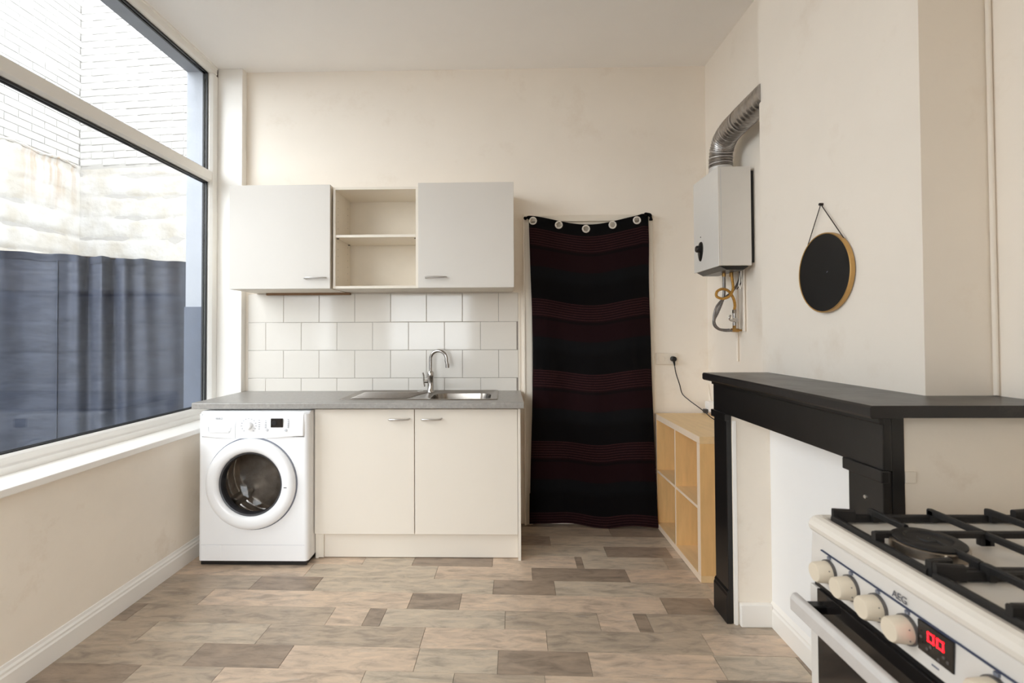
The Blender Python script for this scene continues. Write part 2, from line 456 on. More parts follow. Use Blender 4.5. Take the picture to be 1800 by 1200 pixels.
class MB:
    def __init__(s):
        s.v = []; s.f = []; s.uv = None
    def add(s, vs, fs):
        o = len(s.v)
        s.v += [tuple(p) for p in vs]
        s.f += [tuple(i + o for i in f) for f in fs]
        return s
    def box(s, x0, x1, y0, y1, z0, z1):
        return s.add([(x, y, z) for z in (z0, z1) for y in (y0, y1) for x in (x0, x1)],
                     [(0, 2, 3, 1), (4, 5, 7, 6), (0, 1, 5, 4), (2, 6, 7, 3), (0, 4, 6, 2), (1, 3, 7, 5)])
    def prism(s, poly, axis, a0, a1):
        n = len(poly)
        def P(p, a):
            return {'X': (a, p[0], p[1]), 'Y': (p[0], a, p[1]), 'Z': (p[0], p[1], a)}[axis]
        return s.add([P(p, a0) for p in poly] + [P(p, a1) for p in poly],
                     [tuple(range(n))[::-1], tuple(range(n, 2 * n))] + [(i, (i + 1) % n, (i + 1) % n + n, i + n) for i in range(n)])
    def loops(s, loops, cap0=False, cap1=False, closed=True):
        n = len(loops[0])
        vs = [p for l in loops for p in l]
        fs = []
        for k in range(len(loops) - 1):
            for i in range(n if closed else n - 1):
                j = (i + 1) % n
                fs.append((k * n + i, k * n + j, (k + 1) * n + j, (k + 1) * n + i))
        if cap0: fs.append(tuple(range(n))[::-1])
        if cap1: fs.append(tuple(range((len(loops) - 1) * n, len(loops) * n)))
        return s.add(vs, fs)
    def tube(s, pts, r, n=10, closed=False, caps=True):
        pts = [Vector(p) for p in pts]
        m = len(pts)
        rr = r if callable(r) else (lambda i: r)
        T = []
        for i in range(m):
            a = pts[(i - 1) % m] if (closed or i > 0) else pts[i]
            b = pts[(i + 1) % m] if (closed or i < m - 1) else pts[i]
            T.append((b - a).normalized())
        up = Vector((0, 0, 1)) if abs(T[0].z) < 0.9 else Vector((1, 0, 0))
        u = T[0].cross(up).normalized()
        L = []
        for i in range(m):
            if i:
                u = (u - T[i] * u.dot(T[i])).normalized()
            w = T[i].cross(u)
            L.append([pts[i] + (u * cos(2 * pi * k / n) + w * sin(2 * pi * k / n)) * rr(i) for k in range(n)])
        if closed: L.append(L[0])
        return s.loops(L, caps and not closed, caps and not closed)
    def lathe(s, prof, c, axis, n=32, cap0=False, cap1=False):
        """prof: (radius, offset along axis)"""
        L = []
        for r, h in prof:
            ring = []
            for k in range(n):
                a = 2 * pi * k / n
                p, q = r * cos(a), r * sin(a)
                ring.append({'X': (c[0] + h, c[1] + p, c[2] + q), 'Y': (c[0] + q, c[1] + h, c[2] + p), 'Z': (c[0] + p, c[1] + q, c[2] + h)}[axis])
            L.append(ring)
        return s.loops(L, cap0, cap1)
    def grid(s, fn, nu, nv, skip=None):
        idx = len(s.v)
        s.v += [tuple(fn(i / nu, j / nv)) for j in range(nv + 1) for i in range(nu + 1)]
        for j in range(nv):
            for i in range(nu):
                if skip and skip((i + .5) / nu, (j + .5) / nv): continue
                a = idx + j * (nu + 1) + i
                s.f.append((a, a + 1, a + nu + 2, a + nu + 1))
        return s
    def build(s, name, m, parent=None, bevel=0.0, smooth=False, seg=2):
        off = Vector((0, 0, 0))
        p = parent
        while p is not None:
            off += Vector(p.location); p = p.parent
        me = bpy.data.meshes.new(name)
        me.from_pydata([(v[0] - off.x, v[1] - off.y, v[2] - off.z) for v in s.v], [], s.f)
        me.update()
        import bmesh
        bm = bmesh.new(); bm.from_mesh(me)
        bmesh.ops.recalc_face_normals(bm, faces=bm.faces)
        bm.to_mesh(me); bm.free()
        me.materials.append(m)
        if smooth:
            me.polygons.foreach_set('use_smooth', [True] * len(me.polygons))
            me.set_sharp_from_angle(angle=radians(38))
        o = bpy.data.objects.new(name, me)
        COL.objects.link(o)
        if parent is not None: o.parent = parent
        if bevel:
            b = o.modifiers.new('bevel', 'BEVEL')
            b.width = bevel; b.segments = seg; b.limit_method = 'ANGLE'; b.angle_limit = radians(40)
        return o

def bx(name, m, parent, x0, x1, y0, y1, z0, z1, bevel=0.0):
    return MB().box(x0, x1, y0, y1, z0, z1).build(name, m, parent, bevel)

def thing(name, loc, label, cat, group=None, kind=None):
    o = bpy.data.objects.new(name, None)
    o.empty_display_size = 0.05
    COL.objects.link(o)
    o.location = loc
    if label: o['label'] = label
    if cat: o['category'] = cat
    if group: o['group'] = group
    if kind: o['kind'] = kind
    return o

def struct(o, label=None):
    o['kind'] = 'structure'
    if label: o['label'] = label
    return o

def text(name, body, m, parent, loc, rot, size, depth=0.0004):
    c = bpy.data.curves.new(name, 'FONT')
    c.body = body; c.size = size; c.extrude = depth; c.align_x = 'CENTER'; c.align_y = 'CENTER'
    c.materials.append(m)
    tmp = bpy.data.objects.new(name, c)
    COL.objects.link(tmp)
    me = bpy.data.meshes.new_from_object(tmp.evaluated_get(bpy.context.evaluated_depsgraph_get()))
    bpy.data.objects.remove(tmp)
    o = bpy.data.objects.new(name, me)
    COL.objects.link(o)
    off = Vector((0, 0, 0)); p = parent
    while p is not None:
        off += Vector(p.location); p = p.parent
    o.parent = parent
    o.location = Vector(loc) - off
    o.rotation_euler = rot
    return o

UNIT = {}
def unit_piece(key, m, cham):
    """a unit slab (0..1) with a chamfered front rim, shared between alike pieces; front is +Z"""
    if key not in UNIT:
        b = MB()
        c = cham
        b.loops([[(0, 0, 0), (1, 0, 0), (1, 1, 0), (0, 1, 0)], [(0, 0, .8), (1, 0, .8), (1, 1, .8), (0, 1, .8)],
                 [(c[0], c[1], 1), (1 - c[0], c[1], 1), (1 - c[0], 1 - c[1], 1), (c[0], 1 - c[1], 1)]], True, True)
        o = b.build(key, m)
        UNIT[key] = o.data
        bpy.data.objects.remove(o)
    return UNIT[key]

def piece(name, key, m, cham, parent, mtx):
    o = bpy.data.objects.new(name, unit_piece(key, m, cham))
    COL.objects.link(o)
    o.parent = parent
    o.matrix_basis = mtx
    return o

def basis(origin, ux, uy, uz):
    M = Matrix.Identity(4)
    for i, c in enumerate((ux, uy, uz)):
        for r in range(3): M[r][i] = c[r]
    for r in range(3): M[r][3] = origin[r]
    return M

# ------------------------------------------------------------------ the room
BACK, CEIL, RIGHT, RNEAR, LEFT, FRONT = 3.44, 3.19, 1.42, 1.468, -1.845, -0.55
WIN0, WIN1 = 0.6, 3.375

floor = struct(bx('floor', M_joint, None, -2.2, 1.6, FRONT - .05, 3.6, -0.06, -0.0035), 'wood-look vinyl plank floor in beige, grey and taupe')
# planks: rows run along X, turned by 1.4 degrees; u along the row, v across it
SL = 0.025
ROWP = 0.1455
named = {
    0: [('M', -1.29), ('D', -.90), ('L', -.36), ('G', -.03), ('D', .34), ('L', .85), ('G', 1.18), ('D', 1.6)],
    1: [('M', -1.60), ('G', -1.07), ('M', -.36), ('L', .18), ('M', .86), ('L', 1.6)],
    2: [('D', -1.76), ('M', -.82), ('L', -.65), ('D', -.57), ('G', 0.0), ('M', .43), ('L', .60), ('D', .66), ('M', 1.6)],
    3: [('M', -1.51), ('L', -.47), ('D', -.22), ('L', .77), ('D', 1.01), ('L', 1.6)],
    4: [('M', -1.33), ('D', -.99), ('G', -.06), ('D', .26), ('G', 1.09), ('M', 1.6)],
    5: [('L', -1.10), ('G', -.38), ('L', .15), ('D', .67), ('L', 1.6)],
    6: [('L', -.82), ('G', -.53), ('D', -.07), ('L', .41), ('D', .45), ('G', .92), ('M', 1.6)],
    7: [('M', -.9), ('L', .0), ('G', .61), ('D', .99), ('L', 1.6)],
    8: [('L', -.8), ('D', .29), ('G', 1.6)],
    9: [('M', -.6), ('M', .7), ('D', 1.6)],
    10: [('G', -.4), ('D', .9), ('M', 1.6)],
    -1: [('D', -1.46), ('M', -1.12), ('L', -.55), ('G', -.20), ('M', .15), ('L', .8), ('D', 1.6)],
    -2: [('L', -1.3), ('M', -.7), ('D', -.3), ('L', .5), ('M', 1.6)],
}
for k in range(-8, 11):
    if k in named:
        cuts = named[k]
    else:
        cuts = []
        u = -1.9 + random.uniform(.2, .8)
        while u < 1.6:
            cuts.append((random.choice('LMGDLG'), u)); u += random.choice((.3, .55, .75, .9))
        cuts.append((random.choice('LMG'), 1.6))
    v0 = 2.077 + ROWP * (k - 1)
    v1 = min(v0 + ROWP, 3.48)
    u0 = -1.9
    for tone, u1 in cuts:
        ln = u1 - u0 - .0015
        o = piece('plank', 'plank_' + tone, PLANK[tone], (.0006, .004), floor,
                  basis((u0, v0 - SL * u0, -.0035), (ln, -SL * ln, 0), (SL * (v1 - v0 - .0015), v1 - v0 - .0015, 0), (0, 0, .0035)))
        u0 = u1

struct(bx('ceiling', M_ceil, None, -2.06, 1.6, FRONT - .1, BACK + .1, CEIL, CEIL + .1), 'plain off-white plaster ceiling')

wb = struct(bx('wall_back', M_wall, None, -2.2, 1.6, BACK, BACK + .12, 0, CEIL), 'cream painted back wall with white tile splashback')
bx('grout_bed', M_grout, wb, -1.803, .103, BACK - .004, BACK + .001, .86, 1.606)
tp = .2527
rows_z = [(.86, 1.0125), (1.0125, 1.2075), (1.2075, 1.4045), (1.4045, 1.606)]
for ri, (z0, z1) in enumerate(rows_z):
    x = -1.803
    first = tp if ri % 2 == 1 else tp / 2
    while x < .09:
        x1 = min(x + (first if x == -1.803 else tp), .103)
        g = .0012
        piece('tile', 'tile', M_tile, (.012, .014), wb,
              basis((x1 - g, BACK - .003, z0 + g), (-(x1 - x - 2 * g), 0, 0), (0, 0, z1 - z0 - 2 * g), (0, -.0055 - random.uniform(0, .0006), 0)))
        x = x1
bx('tile_edge_strip', M_frame, wb, .103, .118, BACK - .006, BACK + .001, .86, 1.606, .002)

# left wall: low wall under the window, reveal beyond it, top strip
wl = struct(MB().box(-2.06, LEFT, FRONT - .1, BACK, 0, .742).box(-2.06, LEFT, FRONT - .1, WIN0, .742, CEIL)
            .build('wall_left', M_wallx), 'cream painted low wall below the large window')
struct(MB().box(-2.2, -2.065, WIN1 - .02, 3.62, -.1, CEIL + .35).build('wall_facade_jamb', M_reveal), 'white painted outer jamb of the window')
struct(MB().box(-2.206, -2.06, WIN1 - .026, 3.63, -.1, 1.515).build('trim_2', M_greypaint), 'blue-grey painted lower part of the outer window jamb')
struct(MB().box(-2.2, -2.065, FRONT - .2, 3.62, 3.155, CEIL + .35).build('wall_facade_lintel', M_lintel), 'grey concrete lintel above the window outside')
struct(MB().box(-2.24, -2.065, FRONT - .2, WIN1 - .026, -.1, .80).build('wall_facade_base', M_reveal), 'outer wall base below the window')
struct(MB().box(-2.2, -2.065, FRONT - .2, WIN0, .80, 3.155).build('wall_facade_pier', M_reveal), 'outer wall pier beside the window')
# boxed pipe duct in the corner
tr1 = struct(MB().box(-2.0, -1.835, 3.385, BACK, 0, CEIL).build('trim_1', M_white, None, .003), 'white boxed pipe duct in the window corner')
bx('edge_bead', M_white, tr1, -1.838, -1.822, 3.378, BACK, 0, CEIL, .002)

# baseboard left: moulded profile
prof = [(LEFT, 0), (LEFT + .016, 0), (LEFT + .016, .075), (LEFT + .012, .083), (LEFT + .012, .092), (LEFT + .006, .1), (LEFT + .004, .112), (LEFT, .114)]
struct(MB().prism(prof, 'Y', FRONT, BACK).build('baseboard_left', M_white, None), 'white moulded baseboard under the window wall')
bb = struct(MB().box(1.043, RIGHT, BACK - .014, BACK, 0, .1).build('baseboard_back', M_frame, None, .002), 'cream baseboard right of the curtain')

# right wall of the niche, chimney, near right wall
struct(bx('wall_right', M_wall, None, RIGHT, RIGHT + .2, 2.40, BACK, 0, CEIL), 'cream wall of the niche behind the boiler')
struct(bx('wall_right_near', M_wall, None, RNEAR, RNEAR + .15, FRONT, 1.50, 0, CEIL), 'cream wall beside the stove')
struct(bx('wall_chimney', M_wall, None, 1.26, 1.6, 1.495, 2.415, 1.125, CEIL), 'cream chimney breast above the mantel')
struct(MB().box(1.04, 1.6, 1.352, 1.478, 0, 1.1).build('wall_fireplace_near', M_wallx), 'soiled cream chimney side wall behind the stove')
struct(MB().box(1.04, 1.6, 2.272, 2.412, 0, 1.1).build('wall_fireplace_far', M_wallx), 'cream plaster cheek inside the fireplace')
wr = struct(MB().box(1.213, 1.6, 1.478, 2.272, 0, 1.1).box(1.04, 1.213, 1.478, 2.272, .98, 1.1).build('wall_fireplace_recess', M_recess), 'white closed-up back of the fireplace recess')
pr = [(1.213, 0), (1.197, 0), (1.197, .075), (1.202, .083), (1.202, .092), (1.208, .1), (1.213, .108)]
struct(MB().prism(pr, 'Y', 1.478, 2.272).build('baseboard_recess', M_white), 'white baseboard of the fireplace recess')
struct(MB().box(1.062, 1.2, 2.245, 2.272, 0, .1).build('baseboard_cheek', M_white, None, .003), 'white block baseboard on the fireplace cheek')
RW = (-1.80, -.45, .08, 2.35)            # unseen window added behind the camera for fill daylight: x0, x1, z0, z1
struct(MB().box(-2.2, RW[0], FRONT - .1, FRONT, 0, CEIL).box(RW[1], 1.6, FRONT - .1, FRONT, 0, CEIL)
       .box(RW[0], RW[1], FRONT - .1, FRONT, 0, RW[2]).box(RW[0], RW[1], FRONT - .1, FRONT, RW[3], CEIL).build('wall_front', M_wall), 'cream wall behind the camera')
w2 = struct(thing('fill_window', ((RW[0] + RW[1]) / 2, FRONT, RW[2]), 'unseen white window added behind the camera for fill daylight', None, kind='structure'))
for a in ((RW[0], RW[0] + .06, RW[2], RW[3]), (RW[1] - .06, RW[1], RW[2], RW[3]), (RW[0], RW[1], RW[2], RW[2] + .06), (RW[0], RW[1], RW[3] - .06, RW[3])):
    bx('frame_bar', M_pvc, w2, a[0], a[1], FRONT - .07, FRONT - .01, a[2], a[3], .003)
bx('pane', M_glass, w2, RW[0] + .06, RW[1] - .06, FRONT - .045, FRONT - .039, RW[2] + .06, RW[3] - .06)

# pale floor strip between shelf and fireplace
bx('floor_strip', PLANK['L'], floor, 1.06, 1.42, 2.40, 2.64, -.002, .002, .0008)

# door behind the curtain
door = struct(thing('door_1', (.59, BACK, 0), 'cream door and trim hidden behind the striped curtain', None, kind='structure'))
bx('door_leaf', M_door, door, .2, 1.0, BACK - .012, BACK + .01, .008, 2.09, .002)
for n, a in (('frame_side', (.147, .2, 0, 2.10)), ('frame_side', (1.0, 1.043, 0, 2.10))):
    p = bx(n, M_frame, door, a[0], a[1], BACK - .022, BACK + .005, a[2], a[3], .004)
bx('frame_head', M_frame, door, .147, 1.043, BACK - .022, BACK + .005, 2.10, 2.145, .004)
bx('frame_lip', M_frame, door, .140, .152, BACK - .03, BACK + .005, 0, 2.15, .003)

# ------------------------------------------------------------------ window
win = struct(thing('window_1', (-2.03, 1.7, .76), 'large two-pane white window looking onto the courtyard', None, kind='structure'))
XI, XO = -1.99, -2.065          # room face, outer face of the frame
def rail_profile(z0, z1, step):
    return [(XO, z0), (XI, z0), (XI, z0 + (z1 - z0) * .5), (XI - .012, z0 + (z1 - z0) * .58), (XI - .012, z1 - .01), (XI - .024, z1), (XO, z1)]
MB().prism(rail_profile(.752, .842, 1), 'Y', WIN0, WIN1).build('bottom_rail', M_pvc, win, .003)
MB().prism([(XO, 2.372), (XI - .028, 2.372), (XI - .01, 2.382), (XI - .01, 2.442), (XI - .028, 2.452), (XO, 2.452)], 'Y', WIN0 + .06, WIN1 - .055).build('transom', M_pvc, win, .002)
MB().prism([(XO, 3.128), (XI - .026, 3.128), (XI - .008, 3.138), (XI - .008, 3.176), (XI, 3.176), (XI, 3.19), (XO, 3.19)], 'Y', WIN0, WIN1).build('top_rail', M_pvc, win, .002)
for y0, y1, s in ((WIN1 - .058, WIN1 + .01, 1), (WIN0, WIN0 + .06, -1)):
    a, b = (y0, y1) if s == 1 else (y1, y0)
    MB().prism([(XO, a), (XI - .026, a), (XI - .008, a + s * .012), (XI - .008, b), (XO, b)], 'Z', .842, 3.128).build('jamb', M_pvc, win, .002)
YA, YB = WIN0 + .06, WIN1 - .058
for z0, z1 in ((.842, 2.372), (2.452, 3.128)):
    bx('pane', M_glass, win, -2.046, -2.040, YA, YB, z0 + .002, z1 - .002)
    g = .009
    for a in ((YA, YB, z0, z0 + g * .7), (YA, YB, z1 - g * 1.2, z1), (YA, YA + g, z0, z1), (YB - g, YB, z0, z1)):
        bx('seal', M_gasket, win, -2.039, -2.027, *a)
        bx('seal', M_gasket, win, -2.060, -2.048, *a)
bx('sill', M_white, win, -2.03, -1.805, WIN0, BACK - .06, .738, .768, .004)

# ------------------------------------------------------------------ courtyard outside
struct(bx('courtyard_ground', M_yard, None, -30, -2.2, -30, 30, -.14, -.1), 'grey courtyard paving')
struct(bx('rear_ground', M_yard, None, -2.2, 30, -30, FRONT - .2, -.14, -.1), 'grey paving added outside the unseen rear window')  # unseen ground added to stop light from below the horizon
CX = -3.783
YAWC = math.tan(radians(4.5))
def back_y(x): return 4.3 - (x - CX) * YAWC
ZT = 5.6  # unseen wall tops raised to cut sky light at the far window end
def lump(p, s):
    return noise.noise(Vector(p) * s)
# left courtyard wall (runs along Y) and the wall facing the camera
cwl = struct(MB().box(CX - .2, CX - .006, 2.3, 4.6, -.1, ZT).box(CX - .2, CX - .006, -3.2, 2.3, -.1, 2.0).build('wall_courtyard_left', M_mortar), 'white painted brick wall along the courtyard')  # unseen near stretch kept low to let more sky light into the room
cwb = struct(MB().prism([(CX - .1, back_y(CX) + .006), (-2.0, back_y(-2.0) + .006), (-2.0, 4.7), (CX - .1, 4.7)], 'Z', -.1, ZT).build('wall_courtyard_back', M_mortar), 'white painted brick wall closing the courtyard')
def rough_wall(fn_pt, n, length, z0, z1, name, parent):
    def fn(u, v):
        p = fn_pt(u * length, z0 + v * (z1 - z0))
        z = p[2]
        course = .19 + .02 * lump((u * length * .3, 3, 1), 1)
        ph = ((z + .02 * lump((p[0] * 2, p[1] * 2, 5), 1.5)) / course) % 1
        d = .006 - .011 * math.exp(-((ph - .5) / .10) ** 2) * (0.4 + max(0, lump((p[0], p[1], z), 2.3) + .5))
        d += .010 * lump(p, 3.1) + .006 * lump(p, 9) + .003 * lump(p, 24)
        return (p[0] + n[0] * d, p[1] + n[1] * d, p[2])
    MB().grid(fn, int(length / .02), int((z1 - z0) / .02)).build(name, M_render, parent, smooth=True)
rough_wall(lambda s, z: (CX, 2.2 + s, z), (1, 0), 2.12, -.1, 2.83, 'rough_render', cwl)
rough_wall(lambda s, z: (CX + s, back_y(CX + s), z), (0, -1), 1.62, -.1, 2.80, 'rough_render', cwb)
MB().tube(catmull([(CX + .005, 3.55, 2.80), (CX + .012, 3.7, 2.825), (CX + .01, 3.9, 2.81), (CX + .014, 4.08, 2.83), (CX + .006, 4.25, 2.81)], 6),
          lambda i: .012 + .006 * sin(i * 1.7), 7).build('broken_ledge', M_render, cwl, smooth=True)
cz, ci = 2.84, 0
bp, bl = .0625, .22
while cz < 4.6:
    off = (ci % 2) * bl / 2
    y = 4.29 - (bl / 2 if ci % 2 else bl)
    while y > 3.3:
        pr_ = random.uniform(.009, .0125) - (.002 if random.random() < .15 else 0)
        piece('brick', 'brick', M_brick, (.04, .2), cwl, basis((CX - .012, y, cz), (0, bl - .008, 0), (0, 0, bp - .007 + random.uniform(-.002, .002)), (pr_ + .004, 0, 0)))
        y -= bl
    x = CX + .005 - off
    while x < -2.5:
        a = max(x, CX + .004)
        w = x + bl - .010 - a
        if w > .03:
            pr_ = random.uniform(.009, .0125) - (.002 if random.random() < .15 else 0)
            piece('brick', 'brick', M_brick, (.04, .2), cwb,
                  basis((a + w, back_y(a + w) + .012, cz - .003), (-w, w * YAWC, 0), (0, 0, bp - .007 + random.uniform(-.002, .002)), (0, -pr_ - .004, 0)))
        x += bl
    cz += bp; ci += 1

# draped tarpaulin screen across the courtyard
scr = thing('fabric_screen', (-2.95, 2.95, -.08), 'slate-blue cloth draped over a line outside the window', 'cloth')
A0, A1 = Vector((-2.228, 3.43, 0)), Vector((-3.72, 2.47, 0))
dirp = (A1 - A0).normalized(); nrm = Vector((-dirp.y, dirp.x, 0))
if nrm.y > 0: nrm = -nrm
LEN = (A1 - A0).length
FOLDS = [(.12, .012, .05), (.26, .016, .035), (.36, .022, .028), (.43, -.02, .022), (.48, .024, .026), (.56, -.022, .02), (.60, .02, .03), (.70, .012, .05), (.96, .03, .06), (1.03, -.03, .02), (1.2, .02, .06), (1.45, .03, .05)]
def scr_pt(u, v):
    s = u * LEN
    z = 1.822 + .004 * sin(s * 31) - v * 1.9
    d = .012 * lump((s * 1.2, v * .8, 3), 1.5) * 2
    for c, a, w in FOLDS:
        c2 = c + (c - .6) * .12 * v + .02 * sin(c * 40) * v
        w2 = w * (1 + 1.1 * v)
        d += a * 1.7 * math.exp(-((s - c2) / w2) ** 2) * (1 - .45 * v)
    d += .004 * lump((s * 4, v * 5, 9), 2)
    for zc in (1.72, 1.585, 1.405, 1.21, 1.02, .83):
        d -= .0018 * math.exp(-((z - zc - .012 * lump((s * 2, zc, 4), 1.5)) / .009) ** 2)
    p = A0 + dirp * s + nrm * d
    return (p.x, p.y, z)
MB().grid(scr_pt, 230, 240).build('cloth_sheet', M_screencloth, scr, smooth=True)
# folded-over strip along the top and a sewn seam
def top_pt(u, v):
    p = scr_pt(u, .0 + v * .018)
    q = Vector((p[0], p[1], 0)) + nrm * (.012 * (1 - v) + .004)
    return (q.x, q.y, p[2] + .010 * (1 - v) ** .5)
MB().grid(top_pt, 230, 4).build('top_hem', M_screencloth, scr, smooth=True)
su = .70 / LEN
MB().tube([Vector(scr_pt(su, t / 30)) + nrm * .003 for t in range(31)], .0035, 6).build('seam', M_screencloth, scr, smooth=True)
MB().tube([A0 + Vector((0, 0, 1.83)), A1 + dirp * .06 + Vector((0, 0, 1.83))], .005, 6).build('line', M_string, scr)

# ------------------------------------------------------------------ wall cabinets
def bow_handle(name, parent, xa, xb, y, z, reach=.026, m=None):
    """bow pull seen from the front: ends at the door, bar arched forward"""
    xm = (xa + xb) / 2
    pts = catmull([(xa, y, z - .003), (xa + .004, y - reach * .75, z - .001), (xa + .03, y - reach, z), (xm, y - reach * 1.1, z),
                   (xb - .03, y - reach, z), (xb - .004, y - reach * .75, z + .001), (xb, y, z + .003)], 6)
    n = len(pts)
    return MB().tube(pts, lambda i: .0046 + .0014 * sin(pi * i / (n - 1)), 8).build(name, m or M_handle, parent, smooth=True)

def wall_cabinet(x0, x1, z0, z1, hx, label):
    t = thing('wall_cabinet', ((x0 + x1) / 2, BACK, z0), label, 'cabinet', 'wall cabinets above the splashback')
    c = MB()
    y0, y1, w = 3.122, BACK - .007, .016
    c.box(x0 + .001, x0 + w, y0, y1, z0, z1).box(x1 - w, x1 - .001, y0, y1, z0, z1)
    c.box(x0 + w, x1 - w, y0, y1, z0, z0 + w).box(x0 + w, x1 - w, y0, y1, z1 - w, z1).box(x0 + w, x1 - w, y1 - .005, y1, z0 + w, z1 - w)
    c.build('carcass', M_edge, t, .0008)
    d = bx('door', M_cab, t, x0, x1, 3.1, 3.1185, z0 + .001, z1, .0015)
    bow_handle('handle', d, hx[0], hx[1], 3.1, 1.679)
    return t
wall_cabinet(-1.752, -1.103, 1.611, 2.278, (-1.262, -1.129), 'white wall cabinet nearest the window, its handle at lower right')
wall_cabinet(-.540, .068, 1.612, 2.283, (-.492, -.363), 'white wall cabinet beside the curtain, its handle at lower left')
t = thing('open_wall_shelf', (-.82, BACK, 1.617), 'open white shelf unit between the two wall cabinets', 'shelf', 'wall cabinets above the splashback')
x0, x1, y0, y1, z0, z1, w = -1.093, -.543, 3.124, BACK - .007, 1.614, 2.266, .016
for a, b in ((x0, x0 + w), (x1 - w, x1)):
    p = bx('side_panel', M_edge, t, a, b, y0, y1, z0, z1, .001)
    s = 1 if a == x0 else -1
    hm = MB()
    for yy in (y0 + .05, y1 - .06):
        for zz in range(12):
            xs = b if s == 1 else a
            hm.lathe([(.0026, 0), (.0026, s * .0006)], (xs, yy, z0 + .08 + zz * .045), 'X', 6, True, True)
    hm.build('peg_holes', M_dim, p)['kind'] = 'stuff'
bx('top_panel', M_edge, t, x0 + w, x1 - w, y0, y1, z1 - w, z1, .001)
bx('bottom_panel', M_edge, t, x0 + w, x1 - w, y0, y1, z0, z0 + w, .001)
bx('back_panel', M_back, t, x0 + w, x1 - w, y1 - .006, y1, z0 + w, z1 - w)
bx('shelf_board', M_edge, t, x0 + w + .001, x1 - w - .001, y0 + .004, y1 - .007, 1.943, 1.960, .0015)
for xx in (x0 + w + .006, x1 - w - .006):
    for yy in (y0 + .03, y1 - .05):
        MB().lathe([(.003, -.008), (.003, .008)], (xx, yy, 1.939), 'X', 8, True, True).build('shelf_pin', M_dim, t)
MB().box(-1.66, -1.07, 3.40, 3.426, 1.596, 1.611).build('mounting_batten', mat('brown_wood', (140, 108, 78), 0.7, var=.1, scale=20), t)

# ------------------------------------------------------------------ worktop, sink, tap, base cabinet
CT = .924
wt = thing('worktop', (-.85, 3.14, CT - .036), 'grey concrete-look kitchen worktop over washing machine and cabinet', 'worktop')
ox0, ox1, oy0, oy1 = -1.822, .115, 2.838, BACK - .009
hx0, hx1, hy0, hy1 = -.98, -.06, 2.965, 3.40
m = MB()
zt, zb = CT, CT - .036
def fr(z, ins=0.0):
    return [(ox0, oy0 + ins, z), (ox1, oy0 + ins, z), (ox1, oy1, z), (ox0, oy1, z)]
inner = lambda z: [(hx0, hy0, z), (hx1, hy0, z), (hx1, hy1, z), (hx0, hy1, z)]
m.loops([inner(zb), fr(zb, .004), fr(zb + .004), fr(zt - .006), fr(zt - .002, .002), fr(zt, .007), inner(zt), inner(zb)])
m.build('slab', M_count, wt)

sk = thing('kitchen_sink', (-.52, 3.19, CT), 'stainless steel inset sink with ribbed drainer left of the bowl', 'sink')
sx0, sx1, sy0, sy1 = -1.0, -.036, 2.951, 3.428
b0 = (-.458, -.083, 2.985, 3.30)
pl = MB()
R3 = lambda l, z: [(p[0], p[1], z) for p in l]
pl.loops([R3(rrect(sx0, sx1, sy0, sy1, .02), CT + .0005), R3(rrect(sx0 + .004, sx1 - .004, sy0 + .004, sy1 - .004, .018), CT + .005),
          R3(rrect(sx0 + .014, sx1 - .014, sy0 + .012, sy1 - .012, .015), CT + .005), R3(rrect(sx0 + .020, sx1 - .020, sy0 + .018, sy1 - .018, .012), CT + .002),
          R3(rrect(b0[0] - .012, b0[1] + .012, b0[2] - .008, b0[3] + .012, .085), CT + .002),
          R3(rrect(*b0, .08), CT - .004)])
pl.build('drainer_plate', M_steel, sk, smooth=True)
bw = MB()
bw.loops([R3(rrect(*b0, .08), CT - .004), R3(rrect(b0[0] + .004, b0[1] - .004, b0[2] + .004, b0[3] - .004, .08), CT - .03),
          R3(rrect(b0[0] + .012, b0[1] - .012, b0[2] + .012, b0[3] - .012, .08), CT - .12),
          R3(rrect(b0[0] + .03, b0[1] - .03, b0[2] + .03, b0[3] - .03, .07), CT - .147), R3(rrect(b0[0] + .06, b0[1] - .06, b0[2] + .06, b0[3] - .06, .05), CT - .15)], False, True)
bo = bw.build('bowl', M_bowl, sk, smooth=True)
MB().lathe([(.04, .0), (.04, .003), (.03, .004), (.028, .001), (.004, .001)], (-.27, 3.14, CT - .15), 'Z', 24, False, True).build('drain', M_chrome, bo, smooth=True)
for i in range(9):
    yy = 3.01 + i * .034
    MB().tube([(-.94, yy, CT + .0015), (-.93, yy, CT + .004), (-.60 + .01 * i, yy, CT + .004), (-.59 + .01 * i, yy, CT + .0015)], .0035, 6).build('rib', M_steel, sk, smooth=True)
MB().lathe([(.0, .006), (.018, .006), (.022, .003), (.022, .001)], (-.57, 3.36, CT + .001), 'Z', 20).build('plug_knob', M_chrome, sk, smooth=True)

fc = thing('faucet', (-.497, 3.335, CT + .002), 'chrome gooseneck kitchen tap with side lever on the sink', 'faucet')
fx, fy = -.497, 3.335
MB().lathe([(.0, .0), (.026, .0), (.026, .006), (.022, .012), (.021, .10), (.023, .104), (.023, .130), (.017, .142), (.0, .144)], (fx, fy, CT + .002), 'Z', 24).build('body', M_chrome, fc, smooth=True)
sp_pts = [(fx, fy, CT + .12), (fx, fy, 1.10)]
for k in range(15):
    a = pi - k * pi * 1.06 / 14
    sp_pts.append((fx + .056 + .056 * cos(a), fy - (.03 * (1 + cos(a)) / 2), 1.150 + .056 * sin(a)))
sp_pts.append((fx + .119, fy - .031, 1.108))
MB().tube(sp_pts, .0115, 14).build('spout', M_chrome, fc, smooth=True)
MB().lathe([(.0, -.02), (.0135, -.02), (.0135, .004), (.0115, .006)], (fx + .1185, fy - .031, 1.113), 'Z', 16).build('aerator', M_chrome, fc, smooth=True)
